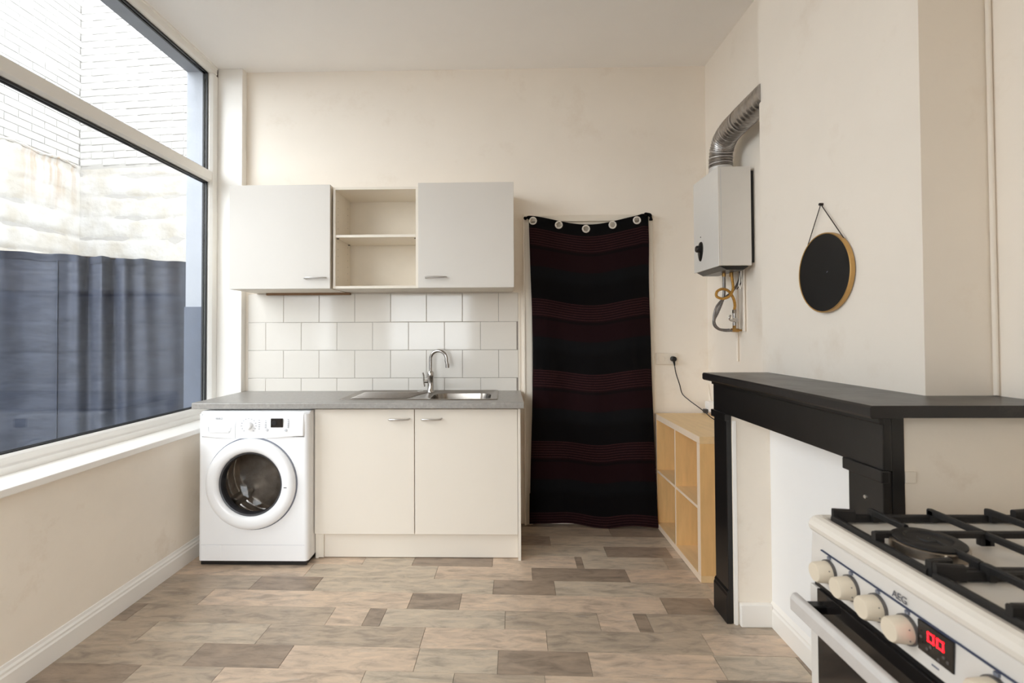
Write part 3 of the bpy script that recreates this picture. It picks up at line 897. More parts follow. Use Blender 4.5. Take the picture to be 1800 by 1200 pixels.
MB().tube([(fx - .018, fy - .004, CT + .075), (fx - .042, fy - .006, CT + .076)], .012, 12).build('lever_hub', M_chrome, fc, smooth=True)
MB().tube(catmull([(fx - .040, fy - .006, CT + .04), (fx - .046, fy - .008, CT + .075), (fx - .046, fy - .012, CT + .115), (fx - .050, fy - .016, CT + .135)], 4), .0055, 8).build('lever', M_chrome, fc, smooth=True)

bc = thing('base_cabinet', (-.51, 3.15, 0), 'cream two-door sink base cabinet beside the washing machine', 'cabinet')
cx0, cx1, cy = -1.117, .097, 2.882
c = MB()
c.box(cx0, cx0 + .018, cy + .022, BACK - .012, 0, .886).box(cx0 + .018, cx1 - .017, cy + .022, BACK - .012, .14, .156)
c.box(cx0 + .018, cx1 - .017, BACK - .03, BACK - .012, .156, .886)
c.build('carcass', M_edge, bc, .001)
bx('side_panel', M_cabb, bc, cx1 - .016, cx1, cy - .002, BACK - .012, 0, .886, .0015)
bx('plinth', M_cabb, bc, cx0 + .05, cx1 - .017, cy + .030, cy + .046, .004, .15, .0015)
bx('plinth_end', M_edge, bc, cx0 + .002, cx0 + .049, cy + .023, cy + .040, .004, .15, .0015)
for xa, xb, h in ((-1.114, -.527, (-.674, -.554)), (-.523, .079, (-.481, -.365))):
    d = bx('door', M_cabb, bc, xa, xb, cy, cy + .019, .150, .880, .0018)
    bow_handle('handle', d, h[0], h[1], cy, .822)

# ------------------------------------------------------------------ washing machine
wm = thing('washing_machine', (-1.44, 3.1, 0), 'white front-loading washing machine under the worktop by the window', 'washing machine')
wx0, wx1, wf, wk, wz0, wz1 = -1.757, -1.121, 2.80, 3.36, .03, .878
DC = (-1.445, .470)      # door centre x,z
cr_ = .022
sides = [(wx0, wk)]
for k in range(7):
    a = radians(180 + 90 * k / 6)
    sides.append((wx0 + cr_ + cr_ * cos(a), wf + cr_ + cr_ * sin(a)))
right = []
for k in range(7):
    a = radians(270 + 90 * k / 6)
    right.append((wx1 - cr_ + cr_ * cos(a), wf + cr_ + cr_ * sin(a)))
right.append((wx1, wk))
zp = .735                # lower edge of the control panel
m = MB()
full = sides + right
nL = len(sides)
def wall_strip(poly, za, zb_):
    m.loops([[(p[0], p[1], za) for p in poly], [(p[0], p[1], zb_) for p in poly]], closed=False)
wall_strip(sides, wz0, wz1 - .012); wall_strip(right, wz0, wz1 - .012)
m.add([(p[0], p[1], wz1 - .012) for p in full], [tuple(range(len(full)))])
m.add([(p[0], p[1], wz0) for p in full], [tuple(range(len(full)))[::-1]])
m.add([(wx0, wk, wz0), (wx1, wk, wz0), (wx1, wk, wz1 - .012), (wx0, wk, wz1 - .012)], [(0, 1, 2, 3)])
# front plate with a round opening
NR = 64
fx0, fx1, fz0, fz1 = wx0 + cr_, wx1 - cr_, wz0, zp
circ, rect = [], []
for k in range(NR):
    a = 2 * pi * k / NR
    ca, sa = cos(a), sin(a)
    circ.append((DC[0] + .215 * ca, wf, DC[1] + .215 * sa))
    tx = ((fx1 - DC[0]) / ca if ca > 1e-6 else (fx0 - DC[0]) / ca if ca < -1e-6 else 9)
    tz = ((fz1 - DC[1]) / sa if sa > 1e-6 else (fz0 - DC[1]) / sa if sa < -1e-6 else 9)
    r_ = min(tx, tz)
    rect.append([DC[0] + r_ * ca, wf, DC[1] + r_ * sa])
for cxy in ((fx0, fz0), (fx1, fz0), (fx0, fz1), (fx1, fz1)):
    i = min(range(NR), key=lambda q: (rect[q][0] - cxy[0]) ** 2 + (rect[q][2] - cxy[1]) ** 2)
    rect[i] = [cxy[0], wf, cxy[1]]
m.loops([[tuple(p) for p in rect], circ, [(p[0], wf + .05, p[2]) for p in circ]])
m.build('body', M_appl, wm, smooth=True)
# control panel, bowed lower edge, rounded top
cp = MB()
L0 = []
nx = 24
cols = []
for i in range(nx + 1):
    u = i / nx
    x = wx0 + .0005 + (wx1 - wx0 - .001) * u
    e = min(u, 1 - u) * (wx1 - wx0)
    yb = wf if e > cr_ else wf + cr_ - math.sqrt(max(0, cr_ ** 2 - (cr_ - e) ** 2))
    bow = .014 * math.exp(-((u - .45) / .36) ** 4)
    zl = zp + .003 - bow
    cols.append([(x, yb + .002, zl), (x, yb - .010 * min(1, e / .03), zl + .006), (x, yb - .012 * min(1, e / .03), zp + .05), (x, yb - .004 * min(1, e / .03), wz1 - .022),
                 (x, yb + .006, wz1 - .005), (x, yb + .022, wz1), (x, wk - .002, wz1), (x, wk - .002, wz1 - .012)])
cp.loops(cols, True, True, closed=False)
cpo = cp.build('control_panel', M_appl, wm, smooth=True)
PF = wf - .0125
dr_ = MB()
dx0, dx1 = -1.692, -1.558
dr_.loops([[(dx0, PF - .0015, .795), (dx1, PF - .0015, .793), (dx1 - .012, PF - .0015, .762), (dx0 + .004, PF - .0015, .764)],
           [(dx0 + .006, PF + .006, .793), (dx1 - .006, PF + .006, .791), (dx1 - .016, PF + .006, .774), (dx0 + .010, PF + .006, .775)]], False, True)
dr_.build('drawer_grip', M_applg, cpo)
bx('drawer_grip_lip', M_appl, cpo, dx0 + .006, dx1 - .012, PF - .0035, PF + .002, .761, .774, .003)
MB().tube([(-1.524, PF + .0015, wz1 - .02), (-1.534, PF + .0005, .84), (-1.537, PF, .78), (-1.537, PF + .001, .73)], .0012, 5).build('drawer_seam', M_applg, cpo)
MB().lathe([(.0, -.020), (.017, -.020), (.0205, -.017), (.0225, .0)], (-1.458, PF, .803), 'Y', 28).build('program_dial', M_appl, cpo, smooth=True)
bx('display', M_screen, cpo, -1.331, -1.261, PF - .0025, PF + .004, .792, .843, .002)
MB().lathe([(.0, -.003), (.012, -.003), (.015, .0)], (-1.31, PF - .0015, .817), 'Y', 24).build('display_ring', M_black, cpo, smooth=True)
for zz in (.793, .804, .815, .826, .837):
    MB().lathe([(.0, -.002), (.004, -.002), (.005, .0)], (-1.232, PF, zz), 'Y', 10).build('button', M_applg, cpo, smooth=True)
for x_, z_ in ((-1.352, .777), (-1.244, .776)):
    MB().lathe([(.0, -.003), (.007, -.003), (.008, .0)], (x_, PF, z_), 'Y', 14).build('button', M_applg, cpo, smooth=True)
pm = MB()
for k in range(13):
    a = radians(-50 + k * 280 / 12)
    pm.box(-1.458 + .042 * cos(a) - .004, -1.458 + .042 * cos(a) + .004, PF - .0006, PF + .001, .803 + .040 * sin(a) - .0012, .803 + .040 * sin(a) + .0012)
for k in range(5):
    pm.box(-1.402, -1.393, PF - .0006, PF + .001, .782 + k * .012, .7845 + k * .012)
    pm.box(-1.365, -1.356, PF - .0006, PF + .001, .789 + k * .010, .7915 + k * .010)
pm.build('printed_marks', M_print, cpo)['kind'] = 'stuff'
text('maker_name', 'BEKO', M_logo, cpo, (-1.628, PF - .0012, .842), (radians(90), 0, 0), .016)
bx('service_flap', M_appl, wm, wx0 + .045, wx0 + .135, wf - .0015, wf + .003, .045, .118, .001)
bx('lower_seam', M_applg, wm, wx0 + .02, wx1 - .02, wf - .0006, wf + .002, .1195, .1215)
bx('side_seam', M_applg, wm, wx1 - .003, wx1 + .0006, wf + .045, wf + .047, .04, wz1 - .02)
for x_ in (wx0 + .06, wx1 - .06):
    for y_ in (wf + .06, wk - .06):
        MB().lathe([(.0, .0), (.022, .0), (.022, .012), (.01, .014), (.01, .031)], (x_, y_, 0), 'Z', 14).build('foot', M_black, wm)
bx('under_shadow', M_black, wm, wx0 + .012, wx1 - .012, wf + .012, wk - .01, .004, .031)  # black slab standing in for the shadow under the machine
# door ring, glass, drum
dd = MB().lathe([(.256, .0), (.258, -.010), (.254, -.024), (.245, -.033), (.228, -.038), (.205, -.036), (.190, -.030), (.182, -.020), (.180, .0), (.186, .01), (.25, .004)],
                (DC[0], wf, DC[1]), 'Y', 72).build('door', M_appl, wm, smooth=True)
MB().lathe([(.181, -.018), (.172, -.014), (.168, .03), (.18, .032), (.186, .0)], (DC[0], wf, DC[1]), 'Y', 60).build('glass_rim', M_rubber, dd, smooth=True)
MB().lathe([(.176, -.008), (.165, .012), (.15, .05), (.11, .075), (.05, .085), (.0005, .086)], (DC[0], wf, DC[1]), 'Y', 48).build('door_glass', M_doorglass, dd, smooth=True)
MB().lathe([(.2575, .0), (.2575, -.0035), (.264, -.0015), (.2645, .001)], (DC[0], wf, DC[1]), 'Y', 72).build('door_edge_shade', M_print, wm, smooth=True)  # grey ring standing in for the shade line around the door
bx('latch_mark', M_black, dd, DC[0] + .2, DC[0] + .217, wf - .0385, wf - .034, .455, .459, .001)
drum = MB().lathe([(.214, .02), (.2, .045), (.2, .06), (.235, .065), (.235, .30), (.12, .32), (.0005, .325)], (DC[0], wf, DC[1]), 'Y', 56).build('drum', M_drumg, wm, smooth=True)
for k in range(3):
    a = radians(100 + 120 * k)
    pts = [(DC[0] + r * cos(a + t), wf + .10, DC[1] + r * sin(a + t)) for r, t in ((.236, -.16), (.19, -.05), (.185, .05), (.236, .16))]
    MB().loops([pts, [(p[0], wf + .29, p[2]) for p in pts]], True, True).build('lifter', M_drumg, drum, .006)
for yy in (.09, .16, .23):
    MB().lathe([(.236, yy), (.229, yy + .004), (.236, yy + .008)], (DC[0], wf, DC[1]), 'Y', 48).build('drum_ring', M_chrome, drum, smooth=True)

# ------------------------------------------------------------------ door curtain
cu = thing('door_curtain', (.59, 3.38, 0), 'black and maroon striped eyelet curtain hanging over the doorway', 'curtain')
GR = [(.207, 2.099), (.386, 2.070), (.573, 2.041), (.756, 2.067), (.923, 2.097)]
def cu_edge(v):
    l = .172 + .028 * math.exp(-((v - .45) / .35) ** 2) - .004 * (v > .9)
    r = 1.002 + .010 * v + .020 * v ** 3
    return l, r
def cu_top(u):
    return 2.140 - .066 * (sin(pi * min(1, max(0, u))) ** 1.6) - .004 * (1 - u) + .006 * math.exp(-((u - .95) / .03) ** 2)
def cu_pt(u, v):
    l, r = cu_edge(v)
    zb = .022 + .008 * sin(u * 9) - .014 * u + .010 * (u > .62) * sin((u - .62) * 8)
    z = cu_top(u) * (1 - v) + zb * v
    y = 3.392 - .012 * v - .075 * max(0, u - .25) * v ** 1.6
    y -= .010 * sin(pi * u) * sin(pi * min(1, v * 3)) * (v < .34)
    y -= (.016 * sin(u * 8.5 + 1.2 * v + .6) + .009 * sin(u * 17 - 2.5 * v + 1)) * min(1, v * 2.2 + .08)
    y -= .010 * lump((u * 2.2 + v, v * 2.1 - u, 2.7), 1.6) * min(1, v * 4)
    # draped swags from both upper corners
    for c, s in ((0.0, 1), (1.0, -1)):
        du = abs(u - c)
        y -= .012 * sin((du * 1.1 + v * 1.3) * 16) * math.exp(-(v * 3.2)) * math.exp(-du * 2.2) * min(1, v * 12)
    return (l + (r - l) * u, y, z)
def cu_skip(u, v):
    p = cu_pt(u, v)
    return any((p[0] - g[0]) ** 2 + (p[2] - g[1]) ** 2 < .0195 ** 2 for g in GR)
NU, NV = 132, 300
cm = MB().grid(cu_pt, NU, NV, cu_skip)
co = cm.build('cloth', M_curtain, cu, smooth=True)
uvl = co.data.uv_layers.new(name='UVMap')
for lp in co.data.loops:
    i = lp.vertex_index
    uvl.data[lp.index].uv = ((i % (NU + 1)) / NU * .84, (i // (NU + 1)) / NV * 2.11)
for gx, gz in GR:
    v_ = min(range(40), key=lambda q: abs(cu_pt((gx - .172) / .83, q / 300)[2] - gz)) / 300
    gy = cu_pt((gx - .172) / .83, v_)[1]
    MB().lathe([(.0175, -.002), (.020, -.0055), (.0245, -.0055), (.0275, -.002), (.0275, .002), (.0245, .0035), (.0195, .0035), (.0175, .001), (.0175, -.002)], (gx, gy, gz), 'Y', 28).build('eyelet', M_eyelet, cu, smooth=True)
MB().tube(catmull([(.150, 3.405, 2.118), (.165, 3.392, 2.124), (.185, 3.388, 2.120)], 5), lambda i: .010 + .003 * sin(i), 8).build('corner_tie', M_curtain, cu, smooth=True)
MB().tube(catmull([(.975, 3.388, 2.135), (1.0, 3.385, 2.140), (1.018, 3.39, 2.122), (1.022, 3.40, 2.098)], 5), lambda i: .010 + .003 * sin(i), 8).build('corner_tie', M_curtain, cu, smooth=True)
for hx_ in (.160, 1.018):
    MB().tube([(hx_, 3.425, 2.122), (hx_, 3.395, 2.122), (hx_, 3.388, 2.130)], .003, 6).build('hook', M_handle, cu, smooth=True)

# ------------------------------------------------------------------ fireplace surround
fp = thing('fireplace_surround', (1.03, 1.86, 0), 'black painted fireplace surround with mantel shelf around the white recess', 'fireplace')
ms = MB()
prof = [(.95, 1.104), (.955, 1.098), (1.03, 1.098), (1.03, 1.1), (1.62, 1.1), (1.62, 1.132), (.955, 1.132), (.95, 1.126)]
ms.prism(prof, 'Y', 1.295, 2.372)
ms.build('mantel_shelf', M_manteltop, fp, .002)
fz = bx('frieze', M_paintblack, fp, 1.018, 1.042, 1.344, 2.412, .948, 1.098, .003)
bx('cornice_bead', M_paintblack, fz, 1.006, 1.02, 1.338, 2.405, 1.074, 1.098, .004)
for y0, y1 in ((1.346, 1.480), (2.274, 2.408)):
    lg = bx('leg', M_paintblack, fp, 1.018, 1.042, y0, y1, .0, .948, .003)
    bx('leg_cap', M_paintblack, lg, 1.008, 1.03, y0 - .008, y1 + .012, .918, .952, .003)
    MB().prism([(1.03, 0), (1.008, 0), (1.008, .125), (1.012, .135), (1.012, .142), (1.018, .152), (1.03, .155)], 'Y', y0 - .003, y1 + .003).build('leg_base', M_paintblack, lg, .002)
bx('end_board', M_paintblack, fp, 1.042, 1.075, 1.345, 1.353, .0, 1.098, .001)
bx('bare_cap_end', M_outlet, fp, 1.076, 1.104, 1.343, 1.353, .918, .948, .001)
bx('edge_strip', M_white, fp, 1.0425, 1.056, 2.262, 2.2735, .0, .92, .001)
MB().lathe([(.0, -.004), (.005, -.004), (.006, .0)], (1.018, 1.41, .86), 'X', 10).build('screw_head', M_handle, fp)

# ------------------------------------------------------------------ cube shelf
sh = thing('cube_shelf', (1.225, 3.02, 0), 'birch cube shelf with four open compartments between curtain and fireplace', 'shelf')
kx0, kx1, ky0, ky1, kt = 1.037, 1.412, 2.634, 3.404, .038
bx('end_panel', M_birch, sh, kx0, kx1, ky0, ky0 + kt, kt, .77 - kt, .0015)
bx('end_panel', M_birch, sh, kx0, kx1, ky1 - kt, ky1, kt, .77 - kt, .0015)
bx('top_board', M_birchtop, sh, kx0, kx1, ky0, ky1, .77 - kt, .77, .0015)
bx('bottom_board', M_birchtop, sh, kx0, kx1, ky0, ky1, 0.002, kt, .0015)
ym = (ky0 + ky1) / 2
bx('middle_shelf', M_birchtop, sh, kx0 + .003, kx1, ky0 + kt, ky1 - kt, .377, .393, .001)
for za, zb_ in ((kt, .377), (.393, .77 - kt)):
    bx('divider', M_birch, sh, kx0 + .003, kx1, ym - .008, ym + .008, za, zb_, .001)
for a in ((ky0 + .001, ky0 + kt - .001, .001 + kt, .77 - kt), (ky1 - kt + .001, ky1 - .001, kt, .77 - kt), (ky0 + .001, ky1 - .001, .77 - kt + .001, .769), (ky0 + .001, ky1 - .001, .003, kt - .001)):
    bx('front_edging', M_birchedge, sh, kx0 - .0012, kx0 + .0005, *a)
bx('front_edging', M_birchedge, sh, kx0 + .0018, kx0 + .0035, ky0 + kt, ky1 - kt, .378, .392)
bx('front_edging', M_birchedge, sh, kx0 + .0018, kx0 + .0035, ym - .007, ym + .007, kt, .377)
bx('front_edging', M_birchedge, sh, kx0 + .0018, kx0 + .0035, ym - .007, ym + .007, .393, .77 - kt)
MB().lathe([(.0, -.002), (.004, -.002), (.005, .0005)], (1.16, ky0, .36), 'Y', 10).build('cam_cover', M_birchedge, sh)

# ------------------------------------------------------------------ socket, plug and cable, junction box
so = thing('wall_socket', (1.13, BACK, 1.10), 'cream double wall socket plate right of the curtain', 'socket')
bx('plate', M_outlet, so, 1.056, 1.208, BACK - .016, BACK - .001, 1.101, 1.181, .004)
MB().lathe([(.022, -.0025), (.0195, -.003), (.0185, .012), (.0, .012)], (1.096, BACK - .016, 1.141), 'Y', 24).build('outlet_well', M_outlet, so, smooth=True)
for dx in (-.008, .008):
    MB().lathe([(.0025, -.0005), (.0, -.0005)], (1.096 + dx, BACK - .005, 1.141), 'Y', 8).build('contact_hole', M_black, so)
for px in (1.122, 1.14):
    MB().lathe([(.0, -.002), (.003, -.002), (.003, .0)], (px, BACK - .016, 1.141), 'Y', 8).build('screw', M_edge, so)
pg = thing('power_cable', (1.17, 3.40, 1.14), 'black mains plug with cable running down to the cube shelf', 'cable')
MB().lathe([(.0, -.034), (.012, -.034), (.017, -.030), (.0185, -.012), (.0185, .0)], (1.170, BACK - .0165, 1.141), 'Y', 24).build('plug', M_black, pg, smooth=True)
MB().tube([(1.171, BACK - .033, 1.130), (1.174, BACK - .034, 1.112), (1.177, BACK - .032, 1.096)], lambda i: (.0085, .0065, .0045)[i], 10).build('strain_relief', M_black, pg, smooth=True)
cab = catmull([(1.176, 3.408, 1.10), (1.187, 3.41, 1.04), (1.212, 3.415, .965), (1.232, 3.42, .90), (1.262, 3.38, .862), (1.298, 3.33, .828), (1.318, 3.25, .80), (1.325, 3.16, .777), (1.330, 3.05, .7745), (1.338, 2.95, .7745), (1.35, 2.86, .7745)], 8)
MB().tube(cab, .0034, 8).build('cord', M_black, pg, smooth=True)
jb = thing('junction_box', (1.40, 3.36, .79), 'small white surface socket on the wall behind the cube shelf', 'socket')
bx('box', M_recess, jb, 1.375, RIGHT - .001, 3.325, 3.395, .79, .855, .004)
bx('adapter', M_rubber, jb, 1.350, 1.376, 3.338, 3.372, .778, .806, .004)
MB().tube(catmull([(1.41, 3.37, .856), (1.413, 3.40, .90), (1.414, 3.43, .97)], 5), .003, 6).build('white_wire', M_outlet, jb, smooth=True)

# ------------------------------------------------------------------ boiler, flue, hoses
bo = thing('water_heater', (1.31, 2.95, 1.70), 'off-white gas water heater on the niche wall with black control knob', 'boiler')
gx0, gx1, gy0, gy1, gz0, gz1 = 1.21, 1.396, 2.775, 3.128, 1.698, 2.258
bx('casing', M_boiler, bo, gx0 + .006, gx1, gy0, gy1, gz0, gz1, .004)
bx('front_cover', M_boiler, bo, gx0, gx0 + .008, gy0 - .001, gy1 + .001, gz0 - .002, gz1 + .001, .003)
bx('cover_seam', M_applg, bo, gx0 + .016, gx0 + .018, gy0 - .0006, gy0 + .001, gz0 + .01, gz1 - .01)
bx('rear_gap_shade', M_black, bo, gx1, RIGHT - .001, gy0 + .02, gy1 - .02, gz0 + .02, gz1 - .02)  # black slab standing in for the shaded gap behind the casing
MB().prism([(gx0 + .012, gz0 - .001), (gx1 - .01, gz0 - .001), (gx1 - .04, gz0 - .022), (gx0 + .05, gz0 - .022)], 'Y', gy0 + .012, gy1 - .01).build('base_tray', M_black, bo, .002)
kb = MB()
kl = []
for k in range(24):
    a = 2 * pi * k / 24
    w_ = .034 * cos(a) * (1 - .25 * sin(a) * -1)
    kl.append((w_ + .004 * sin(a), .062 * sin(a) * (1 if sin(a) > 0 else .95)))
kc = (3.02, 1.815)
kb.loops([[(gx0 + .001, kc[0] - p[0], kc[1] + p[1]) for p in kl], [(gx0 - .006, kc[0] - p[0] * .95, kc[1] + p[1] * .95) for p in kl], [(gx0 - .009, kc[0] - p[0] * .8, kc[1] + p[1] * .8) for p in kl]], False, True)
kn = kb.build('control_bezel', M_black, bo, smooth=True)
MB().lathe([(.0, -.028), (.018, -.028), (.021, -.024), (.022, -.006)], (gx0, kc[0] + .004, kc[1] + .018), 'X', 20).build('control_knob', M_black, kn, smooth=True)
MB().lathe([(.0, -.002), (.004, -.002), (.004, .001)], (gx0, 3.02, 1.905), 'X', 10).build('indicator', M_dim, bo)
MB().lathe([(.069, .0), (.069, .028), (.066, .03), (.066, .05)], (1.308, 2.955, gz1), 'Z', 32).build('flue_collar', M_silver, bo, smooth=True)

fl = thing('flue_duct', (1.308, 2.955, gz1 + .0505), 'silver flexible flue duct bending from heater into the chimney', 'duct')
path = catmull([(1.308, 2.955, gz1 + .0505), (1.308, 2.955, 2.345), (1.308, 2.945, 2.40), (1.307, 2.90, 2.452), (1.306, 2.82, 2.478), (1.306, 2.70, 2.486), (1.305, 2.55, 2.490), (1.305, 2.40, 2.492)], 22)
MB().tube(path, lambda i: .0655 + .0016 * sin(i * 2 * pi / 5), 36).build('corrugated_tube', M_duct, fl, smooth=True)
for i in (12, 30, 47, 66, 88, 112):
    p = path[i]; q = path[i + 1]
    d = (q - p).normalized()
    MB().tube([p - d * .002, p, p + d * .002], lambda i: .0685, 36, caps=False).build('duct_seam', M_silver, fl, smooth=True)

HOSE1 = [(1.316, 2.95, 1.678), (1.317, 2.95, 1.60), (1.316, 2.952, 1.545), (1.305, 2.955, 1.505), (1.278, 2.955, 1.44), (1.258, 2.955, 1.40), (1.262, 2.96, 1.365), (1.29, 2.962, 1.342), (1.325, 2.962, 1.336), (1.349, 2.955, 1.337)]
h1 = thing('water_hose', (1.316, 2.95, 1.33), 'grey braided water hose looping below the heater to the valve', 'hose')
MB().tube(catmull(HOSE1, 8), .0085, 10).build('hose_body', M_greyhose, h1, smooth=True)
MB().tube([(1.316, 2.95, 1.678), (1.316, 2.95, 1.655)], .011, 8).build('nut', M_brass, h1)
h2 = thing('return_hose', (1.40, 2.94, 1.36), 'thin dark grey hose sweeping diagonally from the heater behind the yellow hose', 'hose')
MB().tube(catmull([(1.401, 2.93, 1.684), (1.40, 2.93, 1.64), (1.378, 2.928, 1.595), (1.345, 2.928, 1.555), (1.300, 2.928, 1.52), (1.262, 2.928, 1.475), (1.246, 2.928, 1.42), (1.250, 2.928, 1.372), (1.276, 2.928, 1.342), (1.312, 2.928, 1.332), (1.352, 2.932, 1.333)], 8), .0068, 10).build('hose_body', M_greyhose, h2, smooth=True)
h3 = thing('gas_hose', (1.355, 2.925, 1.42), 'yellow braided gas hose tied in a loop below the heater', 'hose')
MB().tube(catmull([(1.349, 2.925, 1.665), (1.351, 2.915, 1.62), (1.345, 2.898, 1.575), (1.318, 2.884, 1.535), (1.28, 2.882, 1.519), (1.249, 2.884, 1.528), (1.243, 2.888, 1.545), (1.255, 2.893, 1.566), (1.286, 2.898, 1.577), (1.322, 2.905, 1.565), (1.350, 2.908, 1.525), (1.364, 2.918, 1.485), (1.367, 2.932, 1.455)], 8), .0078, 10).build('hose_body', M_gashose, h3, smooth=True)
MB().tube([(1.349, 2.925, 1.680), (1.349, 2.925, 1.652)], .011, 8).build('nut', M_brass, h3)
vl = thing('gas_valve', (1.367, 2.935, 1.33), 'small brass and chrome stop valve on the niche wall', 'valve')
MB().tube([(1.367, 2.934, 1.456), (1.367, 2.934, 1.436)], .0115, 8).build('upper_nut', M_chrome, vl)
MB().tube([(1.367, 2.934, 1.437), (1.368, 2.936, 1.362)], .009, 10).build('valve_body', M_chrome, vl, smooth=True)
MB().lathe([(.0, -.026), (.014, -.026), (.015, .0), (.012, .014), (.0, .014)], (1.367, 2.932, 1.396), 'Y', 14).build('valve_bonnet', M_chrome, vl, smooth=True)
MB().tube(catmull([(1.362, 2.912, 1.394), (1.338, 2.905, 1.392), (1.324, 2.902, 1.402), (1.330, 2.902, 1.424)], 5), .0055, 8).build('lever', M_chrome, vl, smooth=True)
MB().tube([(1.368, 2.936, 1.364), (1.368, 2.94, 1.334)], .010, 8).build('tee', M_brass, vl)
MB().tube([(1.352, 2.945, 1.336), (1.398, 2.945, 1.334)], .011, 8).build('tee_branch', M_brass, vl)
MB().tube([(1.396, 2.945, 1.334), (1.419, 2.945, 1.335)], .006, 8).build('wall_stub', M_brass, vl)
MB().lathe([(.0, -.005), (.014, -.005), (.015, .0)], (RIGHT, 2.945, 1.335), 'X', 14).build('wall_rose', M_outlet, vl)
for i, (yy, zb_) in enumerate(((2.90, 1.33), (2.99, 1.15))):
    o = MB().tube([(1.409, yy, 1.70), (1.409, yy, zb_)], .007, 10).build('painted_pipe', M_wall, None, smooth=True)
    o['label'] = ('cream painted pipe on the niche wall ending at the stop valve', 'cream painted pipe on the niche wall running lowest below the heater')[i]
    o['category'] = 'pipe'; o['group'] = 'painted pipes below the heater'
o = MB().tube([(1.460, 1.487, 1.134), (1.460, 1.487, CEIL - .002)], .007, 12).build('painted_pipe', M_wall, None, smooth=True)
o['label'] = 'cream painted vertical pipe in the corner above the stove'; o['category'] = 'pipe'
sw = thing('sensor_wires', (1.385, 2.88, 1.60), 'thin white and black wires dangling under the heater', 'wire')
MB().tube(catmull([(1.384, 2.88, 1.68), (1.376, 2.88, 1.63), (1.372, 2.88, 1.595), (1.382, 2.882, 1.58), (1.39, 2.884, 1.62), (1.388, 2.884, 1.68)], 6), .0028, 6).build('white_wire', M_white, sw, smooth=True)
MB().tube(catmull([(1.396, 2.90, 1.68), (1.398, 2.90, 1.63), (1.388, 2.905, 1.60), (1.372, 2.91, 1.575)], 6), .0026, 6).build('black_wire', M_black, sw, smooth=True)

# ------------------------------------------------------------------ round hanging disc
di = thing('hanging_disc', (1.25, 1.92, 1.40), 'round black disc mirror with gold rim hanging by cord on chimney', 'mirror')
dc = (1.242, 1.927, 1.553)
MB().lathe([(.0, .0), (.150, .0), (.150, .003)], dc, 'X', 72).build('black_face', M_disc, di, smooth=True)
MB().lathe([(.1495, .0), (.1495, -.002), (.1525, -.003), (.1545, -.001), (.1545, .014), (.148, .015), (.148, .004)], dc, 'X', 72).build('rim', M_gold, di, smooth=True)
nail = (1.252, 1.950, 1.826)
MB().tube([(1.262, 1.950, 1.826), (1.246, 1.950, 1.826)], .0055, 8).build('nail', M_string, di)
for y_, z_ in ((2.062, 1.617), (1.816, 1.668)):
    MB().tube([nail, (1.2465, y_, z_)], .0018, 6).build('cord', M_string, di)
MB().tube([(1.2415, 1.905, 1.552), (1.2415, 1.899, 1.556)], .0018, 6).build('chip', M_print, di)

# ------------------------------------------------------------------ stove
st = thing('gas_stove', (1.06, .955, 0), 'white freestanding gas stove with black grates in the foreground', 'stove')
SX, SY0, SY1, SZ = .765, .655, 1.255, .866
SXB = SX + .60
bx('body', M_stove, st, SX + .022, SXB, SY0 + .002, SY1 - .002, .02, .835, .004)
# control panel leaning very slightly, hob rim with a rounded front
MB().prism([(SX, .712), (SX + .03, .712), (SX + .03, .828), (SX + .006, .828)], 'Y', SY0, SY1).build('control_panel', M_stove, st, .003)
hp = MB()
rim = [(SX + .004, .829), (SX - .002, .836), (SX - .004, .846), (SX, .857), (SX + .008, .864), (SX + .018, .867), (SX + .030, .865), (SX + .038, .859), (SX + .55, .859), (SX + .56, .866), (SXB, .867), (SXB, .829)]
hp.prism(rim, 'Y', SY0, SY1)
ho = hp.build('hob_top', M_hob, st, .003)
for a, b in ((SY1 - .018, SY1), (SY0, SY0 + .018)):
    bx('hob_side_rim', M_hob, ho, SX + .02, SXB, a, b, .858, .8675, .004)
bx('accent_line', M_blue, st, SX - .0005, SX + .004, SY0 + .03, 1.213, .7955, .7975)
def knob(y, z):
    k = MB().lathe([(.0, -.038), (.020, -.038), (.0225, -.034), (.0245, -.010), (.0245, -.004)], (SX + .004, y, z), 'X', 32).build('knob', M_knob, st, smooth=True)
    MB().lathe([(.027, -.006), (.0275, .001)], (SX + .003, y, z), 'X', 28, True, False).build('knob_skirt', M_dim, k)
    for a in (-.35, .5):
        MB().lathe([(.0, -.0008), (.0014, -.0008), (.0014, .0)], (SX - .012, y - .0243 * cos(a), z + .0243 * sin(a)), 'Y', 6, True).build('mark', M_dim, k)
for y in (1.185, 1.112, 1.034, .960, .79, .715):
    knob(y, .757)
    pmk = bx('burner_mark', M_print, st, SX - .0004, SX + .004, y - .004, y + .004, .7865, .7925)
dp = bx('display', M_screen, st, SX - .001, SX + .004, .862, .934, .739, .7935, .001)
def seg(y, z, w, h):
    t_ = .0022
    for ya, yb, za, zb_ in ((y - w, y + w, z + h - t_, z + h), (y - w, y + w, z - h, z - h + t_), (y - w, y - w + t_, z - h, z + h), (y + w - t_, y + w, z - h, z + h)):
        bx('digit_segment', M_red, dp, SX - .0022, SX - .0008, ya, yb, za, zb_)
seg(.905, .774, .0068, .0085); seg(.886, .774, .0068, .0085)
for y_, z_ in ((.926, .765), (.906, .757), (.914, .750), (.880, .756), (.872, .752), (.890, .746)):
    MB().lathe([(.0, -.0012), (.0026, -.0012), (.0026, .0)], (SX - .0008, y_, z_), 'X', 10).build('touch_mark', M_dim, dp)
bx('panel_mark', M_print, st, SX - .0002, SX + .004, .892, .906, .726, .729)
text('maker_name', 'AEG', M_logo, st, (SX + .0015, .978, .808), (radians(90), 0, radians(-90)), .019)
